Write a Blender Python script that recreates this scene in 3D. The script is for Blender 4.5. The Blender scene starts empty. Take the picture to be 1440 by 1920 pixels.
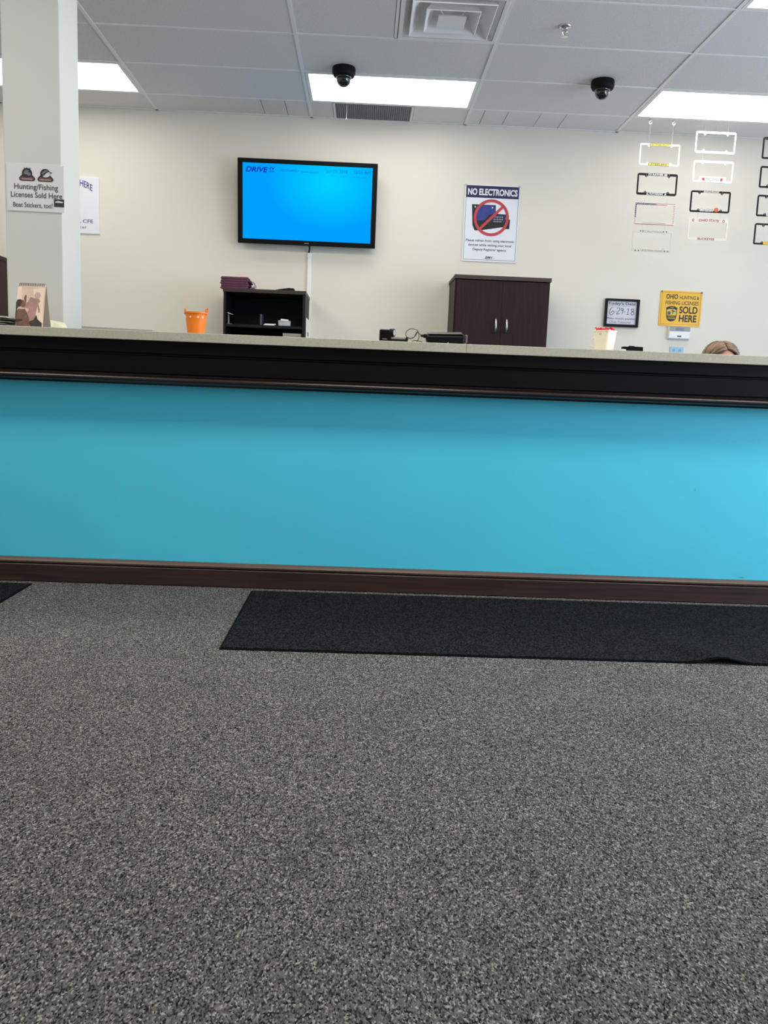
import bpy, bmesh, math, random
from mathutils import Vector, Matrix, Euler

random.seed(7)
SC = bpy.context.scene
COL = SC.collection
PI = math.pi

# ------------------------------------------------------------------ camera
cam_d = bpy.data.cameras.new('camera')
cam = bpy.data.objects.new('camera', cam_d)
COL.objects.link(cam)
cam_d.sensor_fit = 'VERTICAL'
cam_d.sensor_height = 36.0
cam_d.lens = 36.0 * 1575.0 / 1920.0
cam_d.clip_start = 0.05
yaw, pitch, roll = 0.02835, -0.1468, 0.0390
fw = Vector((math.sin(yaw) * math.cos(pitch), math.cos(yaw) * math.cos(pitch), math.sin(pitch)))
rt = Vector((math.cos(yaw), -math.sin(yaw), 0))
up = rt.cross(fw)
r2 = math.cos(roll) * rt + math.sin(roll) * up
u2 = -math.sin(roll) * rt + math.cos(roll) * up
cam.matrix_world = Matrix(((r2.x, u2.x, -fw.x, 0), (r2.y, u2.y, -fw.y, 0), (r2.z, u2.z, -fw.z, 0.945), (0, 0, 0, 1)))
SC.camera = cam

# ------------------------------------------------------------------ light and exposure
SC.view_settings.view_transform = 'Standard'
SC.view_settings.look = 'None'
SC.view_settings.gamma = 1.0
SC.view_settings.use_curve_mapping = False
SC.view_settings.exposure = 0.0
w = bpy.data.worlds.new('world')
SC.world = w
w.use_nodes = True
w.node_tree.nodes['Background'].inputs[0].default_value = (0.75, 0.85, 1.0, 1)
w.node_tree.nodes['Background'].inputs[1].default_value = 0.05


def area(name, loc, rot, sx, sy, power, col):
    d = bpy.data.lights.new(name, 'AREA')
    d.shape = 'RECTANGLE'
    d.size, d.size_y, d.energy, d.color = sx, sy, power, col
    o = bpy.data.objects.new(name, d)
    COL.objects.link(o)
    o.location, o.rotation_euler = loc, rot
    return o


PANEL = 5.2                 # radiance of the ceiling light panels in view
LAMP_W = 30.0               # each ceiling light over the public side of the room
WARM = (1.0, 0.93, 0.82)
DAY = (0.71, 0.82, 1.0)
CX0, CDX, CY0, CDY, ZC = -1.72, 1.224, 5.482, 0.612, 3.048
for ci in (-1, 1, 3):
    for cj in (-2, -5, -8):
        if (ci, cj) == (3, -2):
            continue
        area('ceiling_lamp', (CX0 + CDX * (ci + .5), CY0 + CDY * (cj + .5), ZC - 0.004), (0, 0, 0), 1.16, .55, LAMP_W * (.05 if cj == -8 else 1), WARM)
# daylight: shop windows along the right wall and at both ends of the wall behind the camera
area('window_daylight', (5.22, 1.9, 1.5), (0, PI / 2, 0), 2.2, 3.9, 205, DAY)
area('window_daylight', (5.22, 5.3, 1.6), (0, PI / 2, 0), 2.0, 1.8, 28, DAY)
area('window_daylight', (3.6, -3.15, 1.5), (PI / 2, 0, 0), 2.4, 2.2, 9, DAY)
area('window_daylight', (-3.2, -3.15, 1.5), (PI / 2, 0, 0), 2.4, 2.2, 6, DAY)


# ------------------------------------------------------------------ materials
def lin(c):
    if isinstance(c, str):
        c = tuple(int(c[i:i + 2], 16) for i in (1, 3, 5))
    return tuple((v / 255 / 12.92 if v / 255 <= .04045 else ((v / 255 + .055) / 1.055) ** 2.4) for v in c) + (1.0,)


def mat(name, col, rough=.6, metal=0., var=0., scale=8., bump=0., bscale=200., spec=.5, trans=0., alpha=1., coat=0., stretch=None, emit=None):
    m = bpy.data.materials.new(name)
    m.use_nodes = True
    nt = m.node_tree
    b = nt.nodes['Principled BSDF']
    c = lin(col)
    b.inputs['Base Color'].default_value = c
    b.inputs['Roughness'].default_value = rough
    b.inputs['Metallic'].default_value = metal
    b.inputs['Specular IOR Level'].default_value = spec
    b.inputs['Transmission Weight'].default_value = trans
    b.inputs['Alpha'].default_value = alpha
    b.inputs['Coat Weight'].default_value = coat
    if emit:
        b.inputs['Emission Color'].default_value = lin(col)
        b.inputs['Emission Strength'].default_value = emit
    tc = nt.nodes.new('ShaderNodeTexCoord')
    src = tc.outputs['Object']
    if stretch:
        mp = nt.nodes.new('ShaderNodeMapping')
        mp.inputs['Scale'].default_value = stretch
        nt.links.new(src, mp.inputs[0])
        src = mp.outputs[0]
    if var:
        n = nt.nodes.new('ShaderNodeTexNoise')
        n.inputs['Scale'].default_value = scale
        n.inputs['Detail'].default_value = 4
        nt.links.new(src, n.inputs['Vector'])
        r = nt.nodes.new('ShaderNodeValToRGB')
        r.color_ramp.elements[0].position, r.color_ramp.elements[1].position = .3, .7
        r.color_ramp.elements[0].color = tuple(max(0, v * (1 - var)) for v in c[:3]) + (1,)
        r.color_ramp.elements[1].color = tuple(min(1, v * (1 + var)) for v in c[:3]) + (1,)
        nt.links.new(n.outputs['Fac'], r.inputs[0])
        nt.links.new(r.outputs[0], b.inputs['Base Color'])
    if bump:
        n = nt.nodes.new('ShaderNodeTexNoise')
        n.inputs['Scale'].default_value = bscale
        n.inputs['Detail'].default_value = 3
        nt.links.new(src, n.inputs['Vector'])
        bp = nt.nodes.new('ShaderNodeBump')
        bp.inputs['Strength'].default_value = bump
        bp.inputs['Distance'].default_value = .004
        nt.links.new(n.outputs['Fac'], bp.inputs['Height'])
        nt.links.new(bp.outputs[0], b.inputs['Normal'])
    return m


def carpet_mat(name, cols, cell, rough=.95, bump=.3, patch=.07):
    """Speckled loop pile: tufts of several yarn colours set tuft by tuft, with a faint unevenness of tread."""
    m = bpy.data.materials.new(name)
    m.use_nodes = True
    nt = m.node_tree
    N, Lk = nt.nodes.new, nt.links.new
    b = nt.nodes['Principled BSDF']
    b.inputs['Roughness'].default_value = rough
    b.inputs['Specular IOR Level'].default_value = .1
    tc = N('ShaderNodeTexCoord')
    vo = N('ShaderNodeTexVoronoi')
    vo.voronoi_dimensions = '2D'
    vo.inputs['Scale'].default_value = 1 / cell
    mp = N('ShaderNodeMapping')
    mp.inputs['Scale'].default_value = (1.15, .62, 1)
    Lk(tc.outputs['Object'], mp.inputs[0])
    Lk(mp.outputs[0], vo.inputs['Vector'])
    sx = N('ShaderNodeSeparateColor')
    Lk(vo.outputs['Color'], sx.inputs[0])
    n0 = N('ShaderNodeTexNoise')
    n0.inputs['Scale'].default_value = .22 / cell
    n0.inputs['Detail'].default_value = 2
    Lk(tc.outputs['Object'], n0.inputs['Vector'])
    mixv = N('ShaderNodeMath')
    mixv.operation = 'MULTIPLY_ADD'
    Lk(n0.outputs['Fac'], mixv.inputs[0])
    mixv.inputs[1].default_value = .5
    mixv.inputs[2].default_value = -.25
    addv = N('ShaderNodeMath')
    addv.operation = 'ADD'
    Lk(sx.outputs[0], addv.inputs[0])
    Lk(mixv.outputs[0], addv.inputs[1])
    r = N('ShaderNodeValToRGB')
    el = r.color_ramp.elements
    el[0].position, el[0].color = cols[0][0], lin(cols[0][1])
    el[1].position, el[1].color = cols[-1][0], lin(cols[-1][1])
    for p, c in cols[1:-1]:
        e = el.new(p)
        e.color = lin(c)
    Lk(addv.outputs[0], r.inputs[0])
    n2 = N('ShaderNodeTexNoise')
    n2.inputs['Scale'].default_value = 5
    n2.inputs['Detail'].default_value = 4
    Lk(tc.outputs['Object'], n2.inputs['Vector'])
    mr = N('ShaderNodeMapRange')
    mr.inputs['From Min'].default_value, mr.inputs['From Max'].default_value = .3, .7
    mr.inputs['To Min'].default_value, mr.inputs['To Max'].default_value = 1 - patch, 1 + patch
    Lk(n2.outputs['Fac'], mr.inputs[0])
    mx = N('ShaderNodeVectorMath')
    mx.operation = 'SCALE'
    Lk(r.outputs[0], mx.inputs[0])
    Lk(mr.outputs[0], mx.inputs['Scale'])
    Lk(mx.outputs[0], b.inputs['Base Color'])
    bp = N('ShaderNodeBump')
    bp.inputs['Strength'].default_value = bump
    bp.inputs['Distance'].default_value = .003
    Lk(vo.outputs['Distance'], bp.inputs['Height'])
    bp.invert = True
    Lk(bp.outputs[0], b.inputs['Normal'])
    return m


def glow(name, col, strength, col2=None, span=None):
    """Something that gives off light: a light panel or a lit screen (col to col2 across the picture it shows)."""
    m = bpy.data.materials.new(name)
    m.use_nodes = True
    nt = m.node_tree
    nt.nodes.remove(nt.nodes['Principled BSDF'])
    e = nt.nodes.new('ShaderNodeEmission')
    e.inputs[0].default_value = lin(col)
    e.inputs[1].default_value = strength
    nt.links.new(e.outputs[0], nt.nodes['Material Output'].inputs[0])
    if col2:
        tc = nt.nodes.new('ShaderNodeTexCoord')
        mp = nt.nodes.new('ShaderNodeMapping')
        mp.inputs['Location'].default_value = span[0]
        mp.inputs['Scale'].default_value = span[1]
        gr = nt.nodes.new('ShaderNodeTexGradient')
        gr.gradient_type = 'SPHERICAL'
        r = nt.nodes.new('ShaderNodeValToRGB')
        r.color_ramp.elements[0].color, r.color_ramp.elements[1].color = lin(col), lin(col2)
        nt.links.new(tc.outputs['Object'], mp.inputs[0])
        nt.links.new(mp.outputs[0], gr.inputs[0])
        nt.links.new(gr.outputs['Fac'], r.inputs[0])
        nt.links.new(r.outputs[0], e.inputs[0])
    return m


CREAM = mat('cream_wall_paint', '#e6e0d3', .75, var=.015, scale=1.5, bump=.05, bscale=120)
PILLARP = mat('pale_column_paint', '#c8cbc8', .7, bump=.04, bscale=120)
TILE = mat('mineral_fibre_tile', '#e9e7e8', .9, var=.08, scale=160, bump=.5, bscale=140, spec=.2)
TEE = mat('ceiling_grid_white', '#f5f4f4', .55)
CARPET = carpet_mat('grey_fleck_carpet', [(.0, '#151516'), (.16, '#323233'), (.42, '#585857'), (.82, '#716f6c'), (1., '#a7a49b')], .0027, patch=.07)
MATC = carpet_mat('black_mat_pile', [(.1, '#08090a'), (.5, '#161718'), (.9, '#2c2c2c')], .004)
RUBBER = mat('black_rubber', '#08090a', .8, spec=.1)
BLUE = mat('turquoise_paint', '#53d9f4', .6, var=.02, scale=2.5, bump=.06, bscale=90)
ESPRESSO = mat('black_brown_stain', '#090707', .5, var=.35, scale=3, stretch=(.6, 12, 12), spec=.16)
BEADM = mat('polished_brown_black', '#221714', .3, var=.3, scale=3, stretch=(.6, 12, 12), spec=.6)
BROWN = mat('dark_brown_stain', '#38251f', .45, var=.35, scale=4, stretch=(.6, 14, 14), bump=.1, bscale=20)
BROWNCAP = mat('worn_brown_stain', '#5c463a', .4, var=.25, scale=4, stretch=(.6, 14, 14))
LAMIN = mat('stone_laminate', '#b9b6a2', .5, var=.10, scale=170)
CABIN = mat('mahogany_laminate', '#2a1718', .5, var=.3, scale=5, stretch=(14, 14, .8), spec=.22)
BOOKC = mat('black_laminate', '#0f0f12', .55, spec=.25, var=.2, scale=6, stretch=(14, 14, .8))
BOOKTOP = mat('dark_walnut_edge', '#30221d', .45, var=.2, scale=5)
CHROME = mat('brushed_nickel', '#c9c6c0', .28, 1.)
SHINY = mat('polished_chrome', '#d9d9d9', .12, 1.)
WHITE = mat('white_plastic', '#f2f2f0', .45)
SIGNW = mat('white_sign_board', '#e9eaf0', .4)
GREYSIGN = mat('laminated_white_paper', '#d4d6da', .35)
NAVY = mat('navy_ink', '#24264f', .45)
INK = mat('black_ink', '#15151a', .5)
GREYINK = mat('grey_ink', '#6d6d74', .5)
DARKGREY = mat('charcoal_ink', '#33353c', .5)
BLUEINK = mat('blue_ink', '#3a3f86', .5)
REDINK = mat('red_ink', '#c2414b', .45)
CRIMSON = mat('dull_red_ink', '#a34b5a', .5)
ORANGEINK = mat('orange_ink', '#e0643a', .5)
MAROON = mat('maroon_ink', '#6b3b40', .5)
PALEINK = mat('pale_ink', '#c8c8c4', .5)
YELLOW = mat('yellow_enamel', '#efb821', .35)
YELLOWD = mat('ochre_line', '#b98716', .45)
LEMON = mat('lemon_yellow', '#f2e24a', .4)
BLACKP = mat('black_plastic', '#07080a', .4, spec=.16)
BLACKM = mat('matt_black_plastic', '#0b0c0e', .65, spec=.2)
SMOKE = mat('smoked_dome', '#0a0a0c', .06, coat=1.)
GREYP = mat('grey_plastic', '#9a9b9a', .45)
LCD = mat('grey_lcd', '#707b82', .25)
LTBLUE = mat('pale_blue_film', '#a9c6e2', .4)
ORANGE = mat('orange_plastic', '#f0801e', .4, spec=.4)
MILKY = mat('milky_plastic', '#f1ead3', .35)
RED = mat('red_foil', '#d8232f', .3)
PLUM = mat('plum_cloth', '#6a3d55', .9, var=.15, scale=60, bump=.4, bscale=120)
LILAC = mat('lilac_wrap', '#bcb0cc', .3, alpha=.75)
PAPER = mat('white_paper', '#f1f0ec', .7)
NOTE = mat('pale_yellow_paper', '#eceed0', .7)
GREENP = mat('green_print', '#5d6b52', .4, var=.5, scale=25)
DARKP = mat('dark_print', '#33373b', .35, var=.7, scale=22)
CREAMP = mat('cream_print', '#c9c2ac', .4, var=.3, scale=20)
CLEAR = mat('clear_acrylic', '#dfe6ea', .08, alpha=.35)
CARD = mat('cardboard', '#a39a8c', .8, var=.08, scale=10)
SKIN = mat('skin', '#c98d78', .55, var=.06, scale=12)
HAIR = mat('light_brown_hair', '#8d6f57', .42, var=.45, scale=14, stretch=(30, 30, 3))
SHIRT = mat('slate_knit', '#3f4a58', .9, bump=.3, bscale=150)
TROUSER = mat('black_cloth', '#1b1b20', .9)
STRING = mat('clear_line', '#e8e8ea', .3, alpha=.55)
CLOCKB = mat('picture_sepia', '#d8bfac', .5, var=.12, scale=14)
PEACH = mat('peach_print', '#e9d5c2', .5)
SILH = mat('dark_sepia_print', '#33241f', .5)
SKINP = mat('brown_sepia_print', '#6e4c41', .5, var=.2, scale=40)
SKINL = mat('rose_sepia_print', '#a9817a', .5, var=.15, scale=40)
DUCT = mat('dark_duct', '#3d3d42', .8)
VENTW = mat('vent_white', '#f3f1f1', .5)
VENTG = mat('vent_grey', '#98989c', .6)
PANELM = glow('light_panel', '#fffdf8', PANEL)
SCREEN = glow('lit_screen', '#00a0ff', 1.0, '#00d4ff', ((-.35, 0, -.45), (2.0, 1, 2.8)))
SCRTXT = glow('screen_lettering', '#0640c8', .75)
SCRTXT2 = glow('screen_faint_lettering', '#0a82dc', .85)


# ------------------------------------------------------------------ mesh building
class MB:
    def __init__(s):
        s.v, s.f, s.m = [], [], []

    def add(s, vs, fs, mi=0):
        n = len(s.v)
        s.v += [tuple(v) for v in vs]
        s.f += [tuple(n + i for i in f) for f in fs]
        s.m += [mi] * len(fs)
        return s

    def box(s, x0, x1, y0, y1, z0, z1, mi=0):
        vs = [(x, y, z) for z in (z0, z1) for y in (y0, y1) for x in (x0, x1)]
        return s.add(vs, [(0, 2, 3, 1), (4, 5, 7, 6), (0, 1, 5, 4), (2, 6, 7, 3), (0, 4, 6, 2), (1, 3, 7, 5)], mi)

    def hexa(s, a, b, mi=0):
        """a: four corners of one end, b: four of the other (same order)."""
        return s.add(list(a) + list(b), [(3, 2, 1, 0), (4, 5, 6, 7), (0, 1, 5, 4), (1, 2, 6, 5), (2, 3, 7, 6), (3, 0, 4, 7)], mi)

    def extrude_x(s, prof, x0, x1, mi=0):
        n = len(prof)
        vs = [(x0, y, z) for y, z in prof] + [(x1, y, z) for y, z in prof]
        fs = [(i, (i + 1) % n, n + (i + 1) % n, n + i) for i in range(n)]
        return s.add(vs, fs + [tuple(range(n - 1, -1, -1)), tuple(range(n, 2 * n))], mi)

    def lathe(s, prof, c=(0, 0, 0), n=32, mi=0, axis='z'):
        vs, fs = [], []
        for r, z in prof:
            for k in range(n):
                a = 2 * PI * k / n
                p = (r * math.cos(a), r * math.sin(a), z)
                if axis == 'y':
                    p = (p[0], p[2], p[1])
                elif axis == 'x':
                    p = (p[2], p[0], p[1])
                vs.append((p[0] + c[0], p[1] + c[1], p[2] + c[2]))
        for i in range(len(prof) - 1):
            for k in range(n):
                k2 = (k + 1) % n
                q = (i * n + k, i * n + k2, (i + 1) * n + k2, (i + 1) * n + k)
                fs.append(q if axis != 'y' else q[::-1])
        return s.add(vs, fs, mi)

    def tube(s, pts, r, n=8, mi=0, closed=False):
        pts = [Vector(p) for p in pts]
        rs = r if isinstance(r, (list, tuple)) else [r] * len(pts)
        vs, fs = [], []
        L = len(pts)
        ref = None
        for i, p in enumerate(pts):
            a = pts[(i - 1) % L] if (i or closed) else p
            b = pts[(i + 1) % L] if (i < L - 1 or closed) else p
            t = (b - a).normalized()
            if ref is None:
                ref = Vector((0, 0, 1)) if abs(t.z) < .9 else Vector((0, 1, 0))
            u = (ref - t * ref.dot(t)).normalized()
            ref = u
            q = t.cross(u)
            for k in range(n):
                an = 2 * PI * k / n
                vs.append(p + (u * math.cos(an) + q * math.sin(an)) * rs[i])
        R = L if closed else L - 1
        for i in range(R):
            for k in range(n):
                k2 = (k + 1) % n
                j = (i + 1) % L
                fs.append((i * n + k, i * n + k2, j * n + k2, j * n + k))
        if not closed:
            fs += [tuple(range(n - 1, -1, -1)), tuple((L - 1) * n + k for k in range(n))]
        return s.add(vs, fs, mi)

    def build(s, name, mats, parent=None, bevel=0., smooth=False, loc=None, rot=None, segs=2):
        me = bpy.data.meshes.new(name)
        me.from_pydata(s.v, [], s.f)
        bm = bmesh.new()
        bm.from_mesh(me)
        bmesh.ops.recalc_face_normals(bm, faces=bm.faces)
        bm.to_mesh(me)
        bm.free()
        for m in (mats if isinstance(mats, (list, tuple)) else [mats]):
            me.materials.append(m)
        me.polygons.foreach_set('material_index', s.m)
        if smooth:
            me.polygons.foreach_set('use_smooth', [True] * len(me.polygons))
        o = link(name, me, parent)
        if loc:
            o.location = loc
        if rot:
            o.rotation_euler = rot
        if bevel:
            b = o.modifiers.new('bevel', 'BEVEL')
            b.width, b.segments, b.limit_method, b.angle_limit = bevel, segs, 'ANGLE', .6
        return o


def link(name, data, parent=None):
    o = bpy.data.objects.new(name, data)
    COL.objects.link(o)
    if parent is not None:
        o.parent = parent
    return o


def tag(o, label, cat, group=None, kind=None):
    o['label'], o['category'] = label, cat
    if group:
        o['group'] = group
    if kind:
        o['kind'] = kind
    return o


def thing(name, label, cat, loc=(0, 0, 0), rot=(0, 0, 0), group=None):
    o = link(name, None)
    o.location, o.rotation_euler = loc, rot
    return tag(o, label, cat, group)


def struct(o):
    o['kind'] = 'structure'
    return o


def curve_mesh(cu):
    ob = bpy.data.objects.new('tmp', cu)
    COL.objects.link(ob)
    bpy.context.view_layer.update()
    dg = bpy.context.evaluated_depsgraph_get()
    me = bpy.data.meshes.new_from_object(ob.evaluated_get(dg))
    bpy.data.objects.remove(ob)
    return me


def flat(name, loops, y, thick, m, parent=None, bevel=0.):
    """A flat cut-out in the x-z plane: loops of (x, z), inner loops are holes; its front stands at y, its back at y + thick."""
    cu = bpy.data.curves.new(name, 'CURVE')
    cu.dimensions, cu.fill_mode = '2D', 'BOTH'
    cu.extrude = thick / 2
    for lp in loops:
        sp = cu.splines.new('POLY')
        sp.points.add(len(lp) - 1)
        for p, (a, b) in zip(sp.points, lp):
            p.co = (a, b, 0, 1)
        sp.use_cyclic_u = True
    me = curve_mesh(cu)
    for v in me.vertices:
        x, z, d = v.co
        v.co = (x, y + thick / 2 - d, z)
    me.materials.clear()
    me.materials.append(m)
    return link(name, me, parent)


def text_verts(body, bold=0., shear=0.):
    cu = bpy.data.curves.new('text', 'FONT')
    cu.body, cu.size, cu.offset, cu.shear = body, 1., bold, shear
    cu.resolution_u = 4
    me = curve_mesh(cu)
    return [v.co.copy() for v in me.vertices], [tuple(p.vertices) for p in me.polygons]


def letters(name, m, parent, rows, y):
    """rows: (words, x0, x1, z0, z1[, bold, shear, arc]) - printed lines fitted to their boxes, one mesh of ink at depth y."""
    mb = MB()
    for r in rows:
        body, x0, x1, z0, z1 = r[:5]
        bold = r[5] if len(r) > 5 else 0
        shear = r[6] if len(r) > 6 else 0
        arc = r[7] if len(r) > 7 else 0
        vs, fs = text_verts(body, bold, shear)
        ax, bx = min(v.x for v in vs), max(v.x for v in vs)
        az, bz = min(v.y for v in vs), max(v.y for v in vs)
        out = []
        for v in vs:
            u = (v.x - ax) / (bx - ax)
            t = (v.y - az) / (bz - az)
            out.append((x0 + u * (x1 - x0), y, z0 + t * (z1 - z0) + arc * (u - u * u) * 4))
        mb.add(out, fs)
    me = bpy.data.meshes.new(name)
    me.from_pydata(mb.v, [], mb.f)
    me.materials.append(m)
    return link(name, me, parent)


def smooth_path(p, n=6):
    out = []
    for i in range(len(p) - 1):
        p0, p1, p2, p3 = (Vector(p[max(i - 1, 0)]), Vector(p[i]), Vector(p[i + 1]), Vector(p[min(i + 2, len(p) - 1)]))
        for k in range(n):
            u = k / n
            out.append(.5 * ((2 * p1) + (p2 - p0) * u + (2 * p0 - 5 * p1 + 4 * p2 - p3) * u * u + (3 * p1 - p0 - 3 * p2 + p3) * u ** 3))
    out.append(Vector(p[-1]))
    return out


def rrect(x0, x1, z0, z1, r, n=5):
    out = []
    for cx, cz, a0 in ((x1 - r, z1 - r, 0), (x0 + r, z1 - r, 90), (x0 + r, z0 + r, 180), (x1 - r, z0 + r, 270)):
        for k in range(n + 1):
            a = math.radians(a0 + 90 * k / n)
            out.append((cx + r * math.cos(a), cz + r * math.sin(a)))
    return out


def disc(cx, cz, r, n=28, rz=None):
    rz = rz or r
    return [(cx + r * math.cos(2 * PI * k / n), cz + rz * math.sin(2 * PI * k / n)) for k in range(n)]


def layout(W, H, tl, tr, bl):
    """Maps drawing units (origin tl, right edge tr, lower edge bl) to a board W x H centred on the origin."""
    a, b = tr[0] - tl[0], tr[1] - tl[1]
    c, d = bl[0] - tl[0], bl[1] - tl[1]
    det = a * d - b * c

    def f(px, py):
        X, Y = px - tl[0], py - tl[1]
        u, v = (X * d - Y * c) / det, (a * Y - b * X) / det
        return ((u - .5) * W, (.5 - v) * H)
    return f


# ------------------------------------------------------------------ room
XL, XR, YF, YB = -4.6, 5.3, -3.25, 7.09
struct(MB().box(XL, XR, YF, YB, -.1, 0).build('floor', CARPET))
struct(MB().box(XL - .1, XR + .1, YB, YB + .12, 0, 3.2).build('wall_back', CREAM))
struct(MB().box(XL - .12, XL, YF, YB, 0, 3.2).build('wall_left', CREAM))
struct(MB().box(XR, XR + .12, YF, YB, 0, 3.2).build('wall_right', CREAM))
struct(MB().box(XL - .1, XR + .1, YF - .12, YF, 0, 3.2).build('wall_front', CREAM))

# suspended ceiling: lay-in tiles on an exposed grid, holes where lights and vents sit
xs = [CX0 + CDX * i for i in range(-3, 7)]
LIGHTS = {(-1, 1), (1, 1), (3, 1), (3, -2)}
tiles, tees = MB(), MB()
TW = .0115


def tile(x0, x1, y0, y1):
    g = .0095
    x0, x1, y0, y1 = x0 + g, x1 - g, y0 + g, y1 - g
    e = .003
    zt = ZC + .003
    dz = random.uniform(-.0015, .0015)
    lo = [(x0 + e, y0 + e, zt + dz), (x1 - e, y0 + e, zt - dz), (x1 - e, y1 - e, zt - dz), (x0 + e, y1 - e, zt + dz)]
    hi = [(x0, y0, zt + .008), (x1, y0, zt + .008), (x1, y1, zt + .008), (x0, y1, zt + .008)]
    tiles.hexa(lo, hi)


tiles.box(XL, XR, YF, YB, ZC + .05, ZC + .12)
for i in range(-3, 6):
    for j in range(-15, 3):
        x0, x1 = CX0 + CDX * i, CX0 + CDX * (i + 1)
        y0, y1 = CY0 + CDY * j, CY0 + CDY * (j + 1)
        if j == 2:
            y1 = YB
        if x1 < XL or x0 > XR or y1 < YF:
            continue
        x0, x1, y0 = max(x0, XL), min(x1, XR), max(y0, YF)
        tees.box(x0 + TW, x1 - TW, y0 - TW * .8, y0 + TW * .8, ZC, ZC + .02)
        if (i, j) in LIGHTS:
            continue
        if (i, j) == (1, -1):
            tees.box(.104, .122, y0, y1, ZC, ZC + .02)
            tile(x0, .113, y0, y1)
        elif j == 2 and i == 1:
            tees.box(-.316, -.300, y0, y1, ZC, ZC + .02)
            tees.box(.283, .299, y0, y1, ZC, ZC + .02)
            tile(x0, -.308, y0, y1)
            tile(.291, x1, y0, y1)
        elif j == 2 and i in (0, 2):
            c = [x0, -.863, -.682, x1] if i == 0 else [x0, .84, 1.02, 1.27, 1.466, x1]
            for a, b in zip(c, c[1:]):
                tile(a - .0084 * (a > x0), b + .0084 * (b < x1), y0, y1)
        else:
            tile(x0, x1, y0, y1)
for x in xs:
    if XL < x < XR:
        tees.box(x - TW, x + TW, YF, YB, ZC - .001, ZC + .02)
tees.box(XL, XR, YB - .02, YB, ZC - .001, ZC + .02)
struct(tiles.build('ceiling', TILE))
struct(tees.build('trim_1', TEE))

# square column behind the counter
struct(MB().box(-1.663, -1.407, 4.022, 4.272, 0, ZC + .02).build('column', PILLARP, bevel=.004))

# recessed light panels
for (i, j), lab in (((1, 1), 'long recessed ceiling light panel straight above the wall-mounted television'),
                    ((-1, 1), 'recessed ceiling light panel passing behind the white column'),
                    ((3, 1), 'recessed ceiling light panel above the hanging plate frames'),
                    ((3, -2), 'recessed ceiling light nearest the viewer, only its corner showing at the top right')):
    x0, y0 = CX0 + CDX * i, CY0 + CDY * j
    t = thing('ceiling_light', lab, 'ceiling light', (x0 + CDX / 2, y0 + CDY / 2, ZC), group='recessed ceiling lights')
    hx, hy = CDX / 2 - TW - .002, CDY / 2 - TW - .002
    f = MB()
    b = .022
    f.box(-hx, hx, -hy, -hy + b, -.002, .03).box(-hx, hx, hy - b, hy, -.002, .03)
    f.box(-hx, -hx + b, -hy + b, hy - b, -.002, .03).box(hx - b, hx, -hy + b, hy - b, -.002, .03)
    f.build('frame', WHITE, t)
    MB().box(-hx + b, hx - b, -hy + b, hy - b, .006, .012).build('diffuser', PANELM, t)

# square supply-air diffuser with nested cones
t = thing('air_diffuser', 'square white ceiling air diffuser with nested louvre rings', 'air vent', (.424, 5.176, ZC))
f = MB()
o, ii = .298, .272
f.box(-o, o, -o, -ii, -.003, .03).box(-o, o, ii, o, -.003, .03).box(-o, -ii, -ii, ii, -.003, .03).box(ii, o, -ii, ii, -.003, .03)
f.build('frame', VENTW, t, bevel=.002)
d = MB()
d.hexa([(-.27, -.27, .004), (.27, -.27, .004), (.27, .27, .004), (-.27, .27, .004)], [(-.16, -.16, .115), (.16, -.16, .115), (.16, .16, .115), (-.16, .16, .115)])
d.f.pop(0); d.m.pop(0)
d.f.pop(0); d.m.pop(0)
d.build('outer_cone', VENTW, t)
MB().lathe([(.0001, .118), (.16, .118), (.16, .19), (.0001, .19)], n=32).build('duct_neck', DUCT, t)
for s, h, z in ((.232, .158, -.012), (.150, .085, -.016)):
    c = MB()
    th = .006
    ring = [(-1, -1), (1, -1), (1, 1), (-1, 1)]
    vs, fs = [], []
    for rad, zz in ((h, .085), (s - .012, z + .012), (s, z), (s + th * .7, z + .004), (s - .008, z + .02), (h + th, .088)):
        vs += [(a * rad, b * rad, zz) for a, b in ring]
    for q in range(6):
        for k in range(4):
            fs.append((q * 4 + k, q * 4 + (k + 1) % 4, ((q + 1) % 6) * 4 + (k + 1) % 4, ((q + 1) % 6) * 4 + k))
    c.add(vs, fs).build('louvre_ring', VENTW, t)
c = MB()
sq = lambda r, z: [(-r, -r, z), (r, -r, z), (r, r, z), (-r, r, z)]
c.hexa(sq(.08, -.014), sq(.074, -.006)).hexa(sq(.08, -.014), sq(.038, -.002))
c.f.pop(6); c.m.pop(6)
c.build('centre_plate', VENTW, t)
for a in (45, 135, 225, 315):
    ca, sa = math.cos(math.radians(a)), math.sin(math.radians(a))
    MB().tube([(.07 * ca, .07 * sa, .0), (.21 * ca, .21 * sa, .09)], .003, 6).build('spoke_bracket', VENTW, t)

# egg-crate return grille between light panel and wall
t = thing('return_grille', 'flat grey egg-crate return air grille in the ceiling against the back wall', 'air vent', (-.0085, 6.898, ZC))
MB().box(-.29, .29, -.185, .17, .018, .022).build('backing', DUCT, t)
g = MB()
for k in range(37):
    x = -.288 + .016 * k
    g.box(x - .002, x + .002, -.185, .17, .0, .016)
for k in range(23):
    y = -.183 + .016 * k
    g.box(-.288, .288, y - .002, y + .002, .001, .0165)
g.build('grid', VENTG, t)

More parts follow.
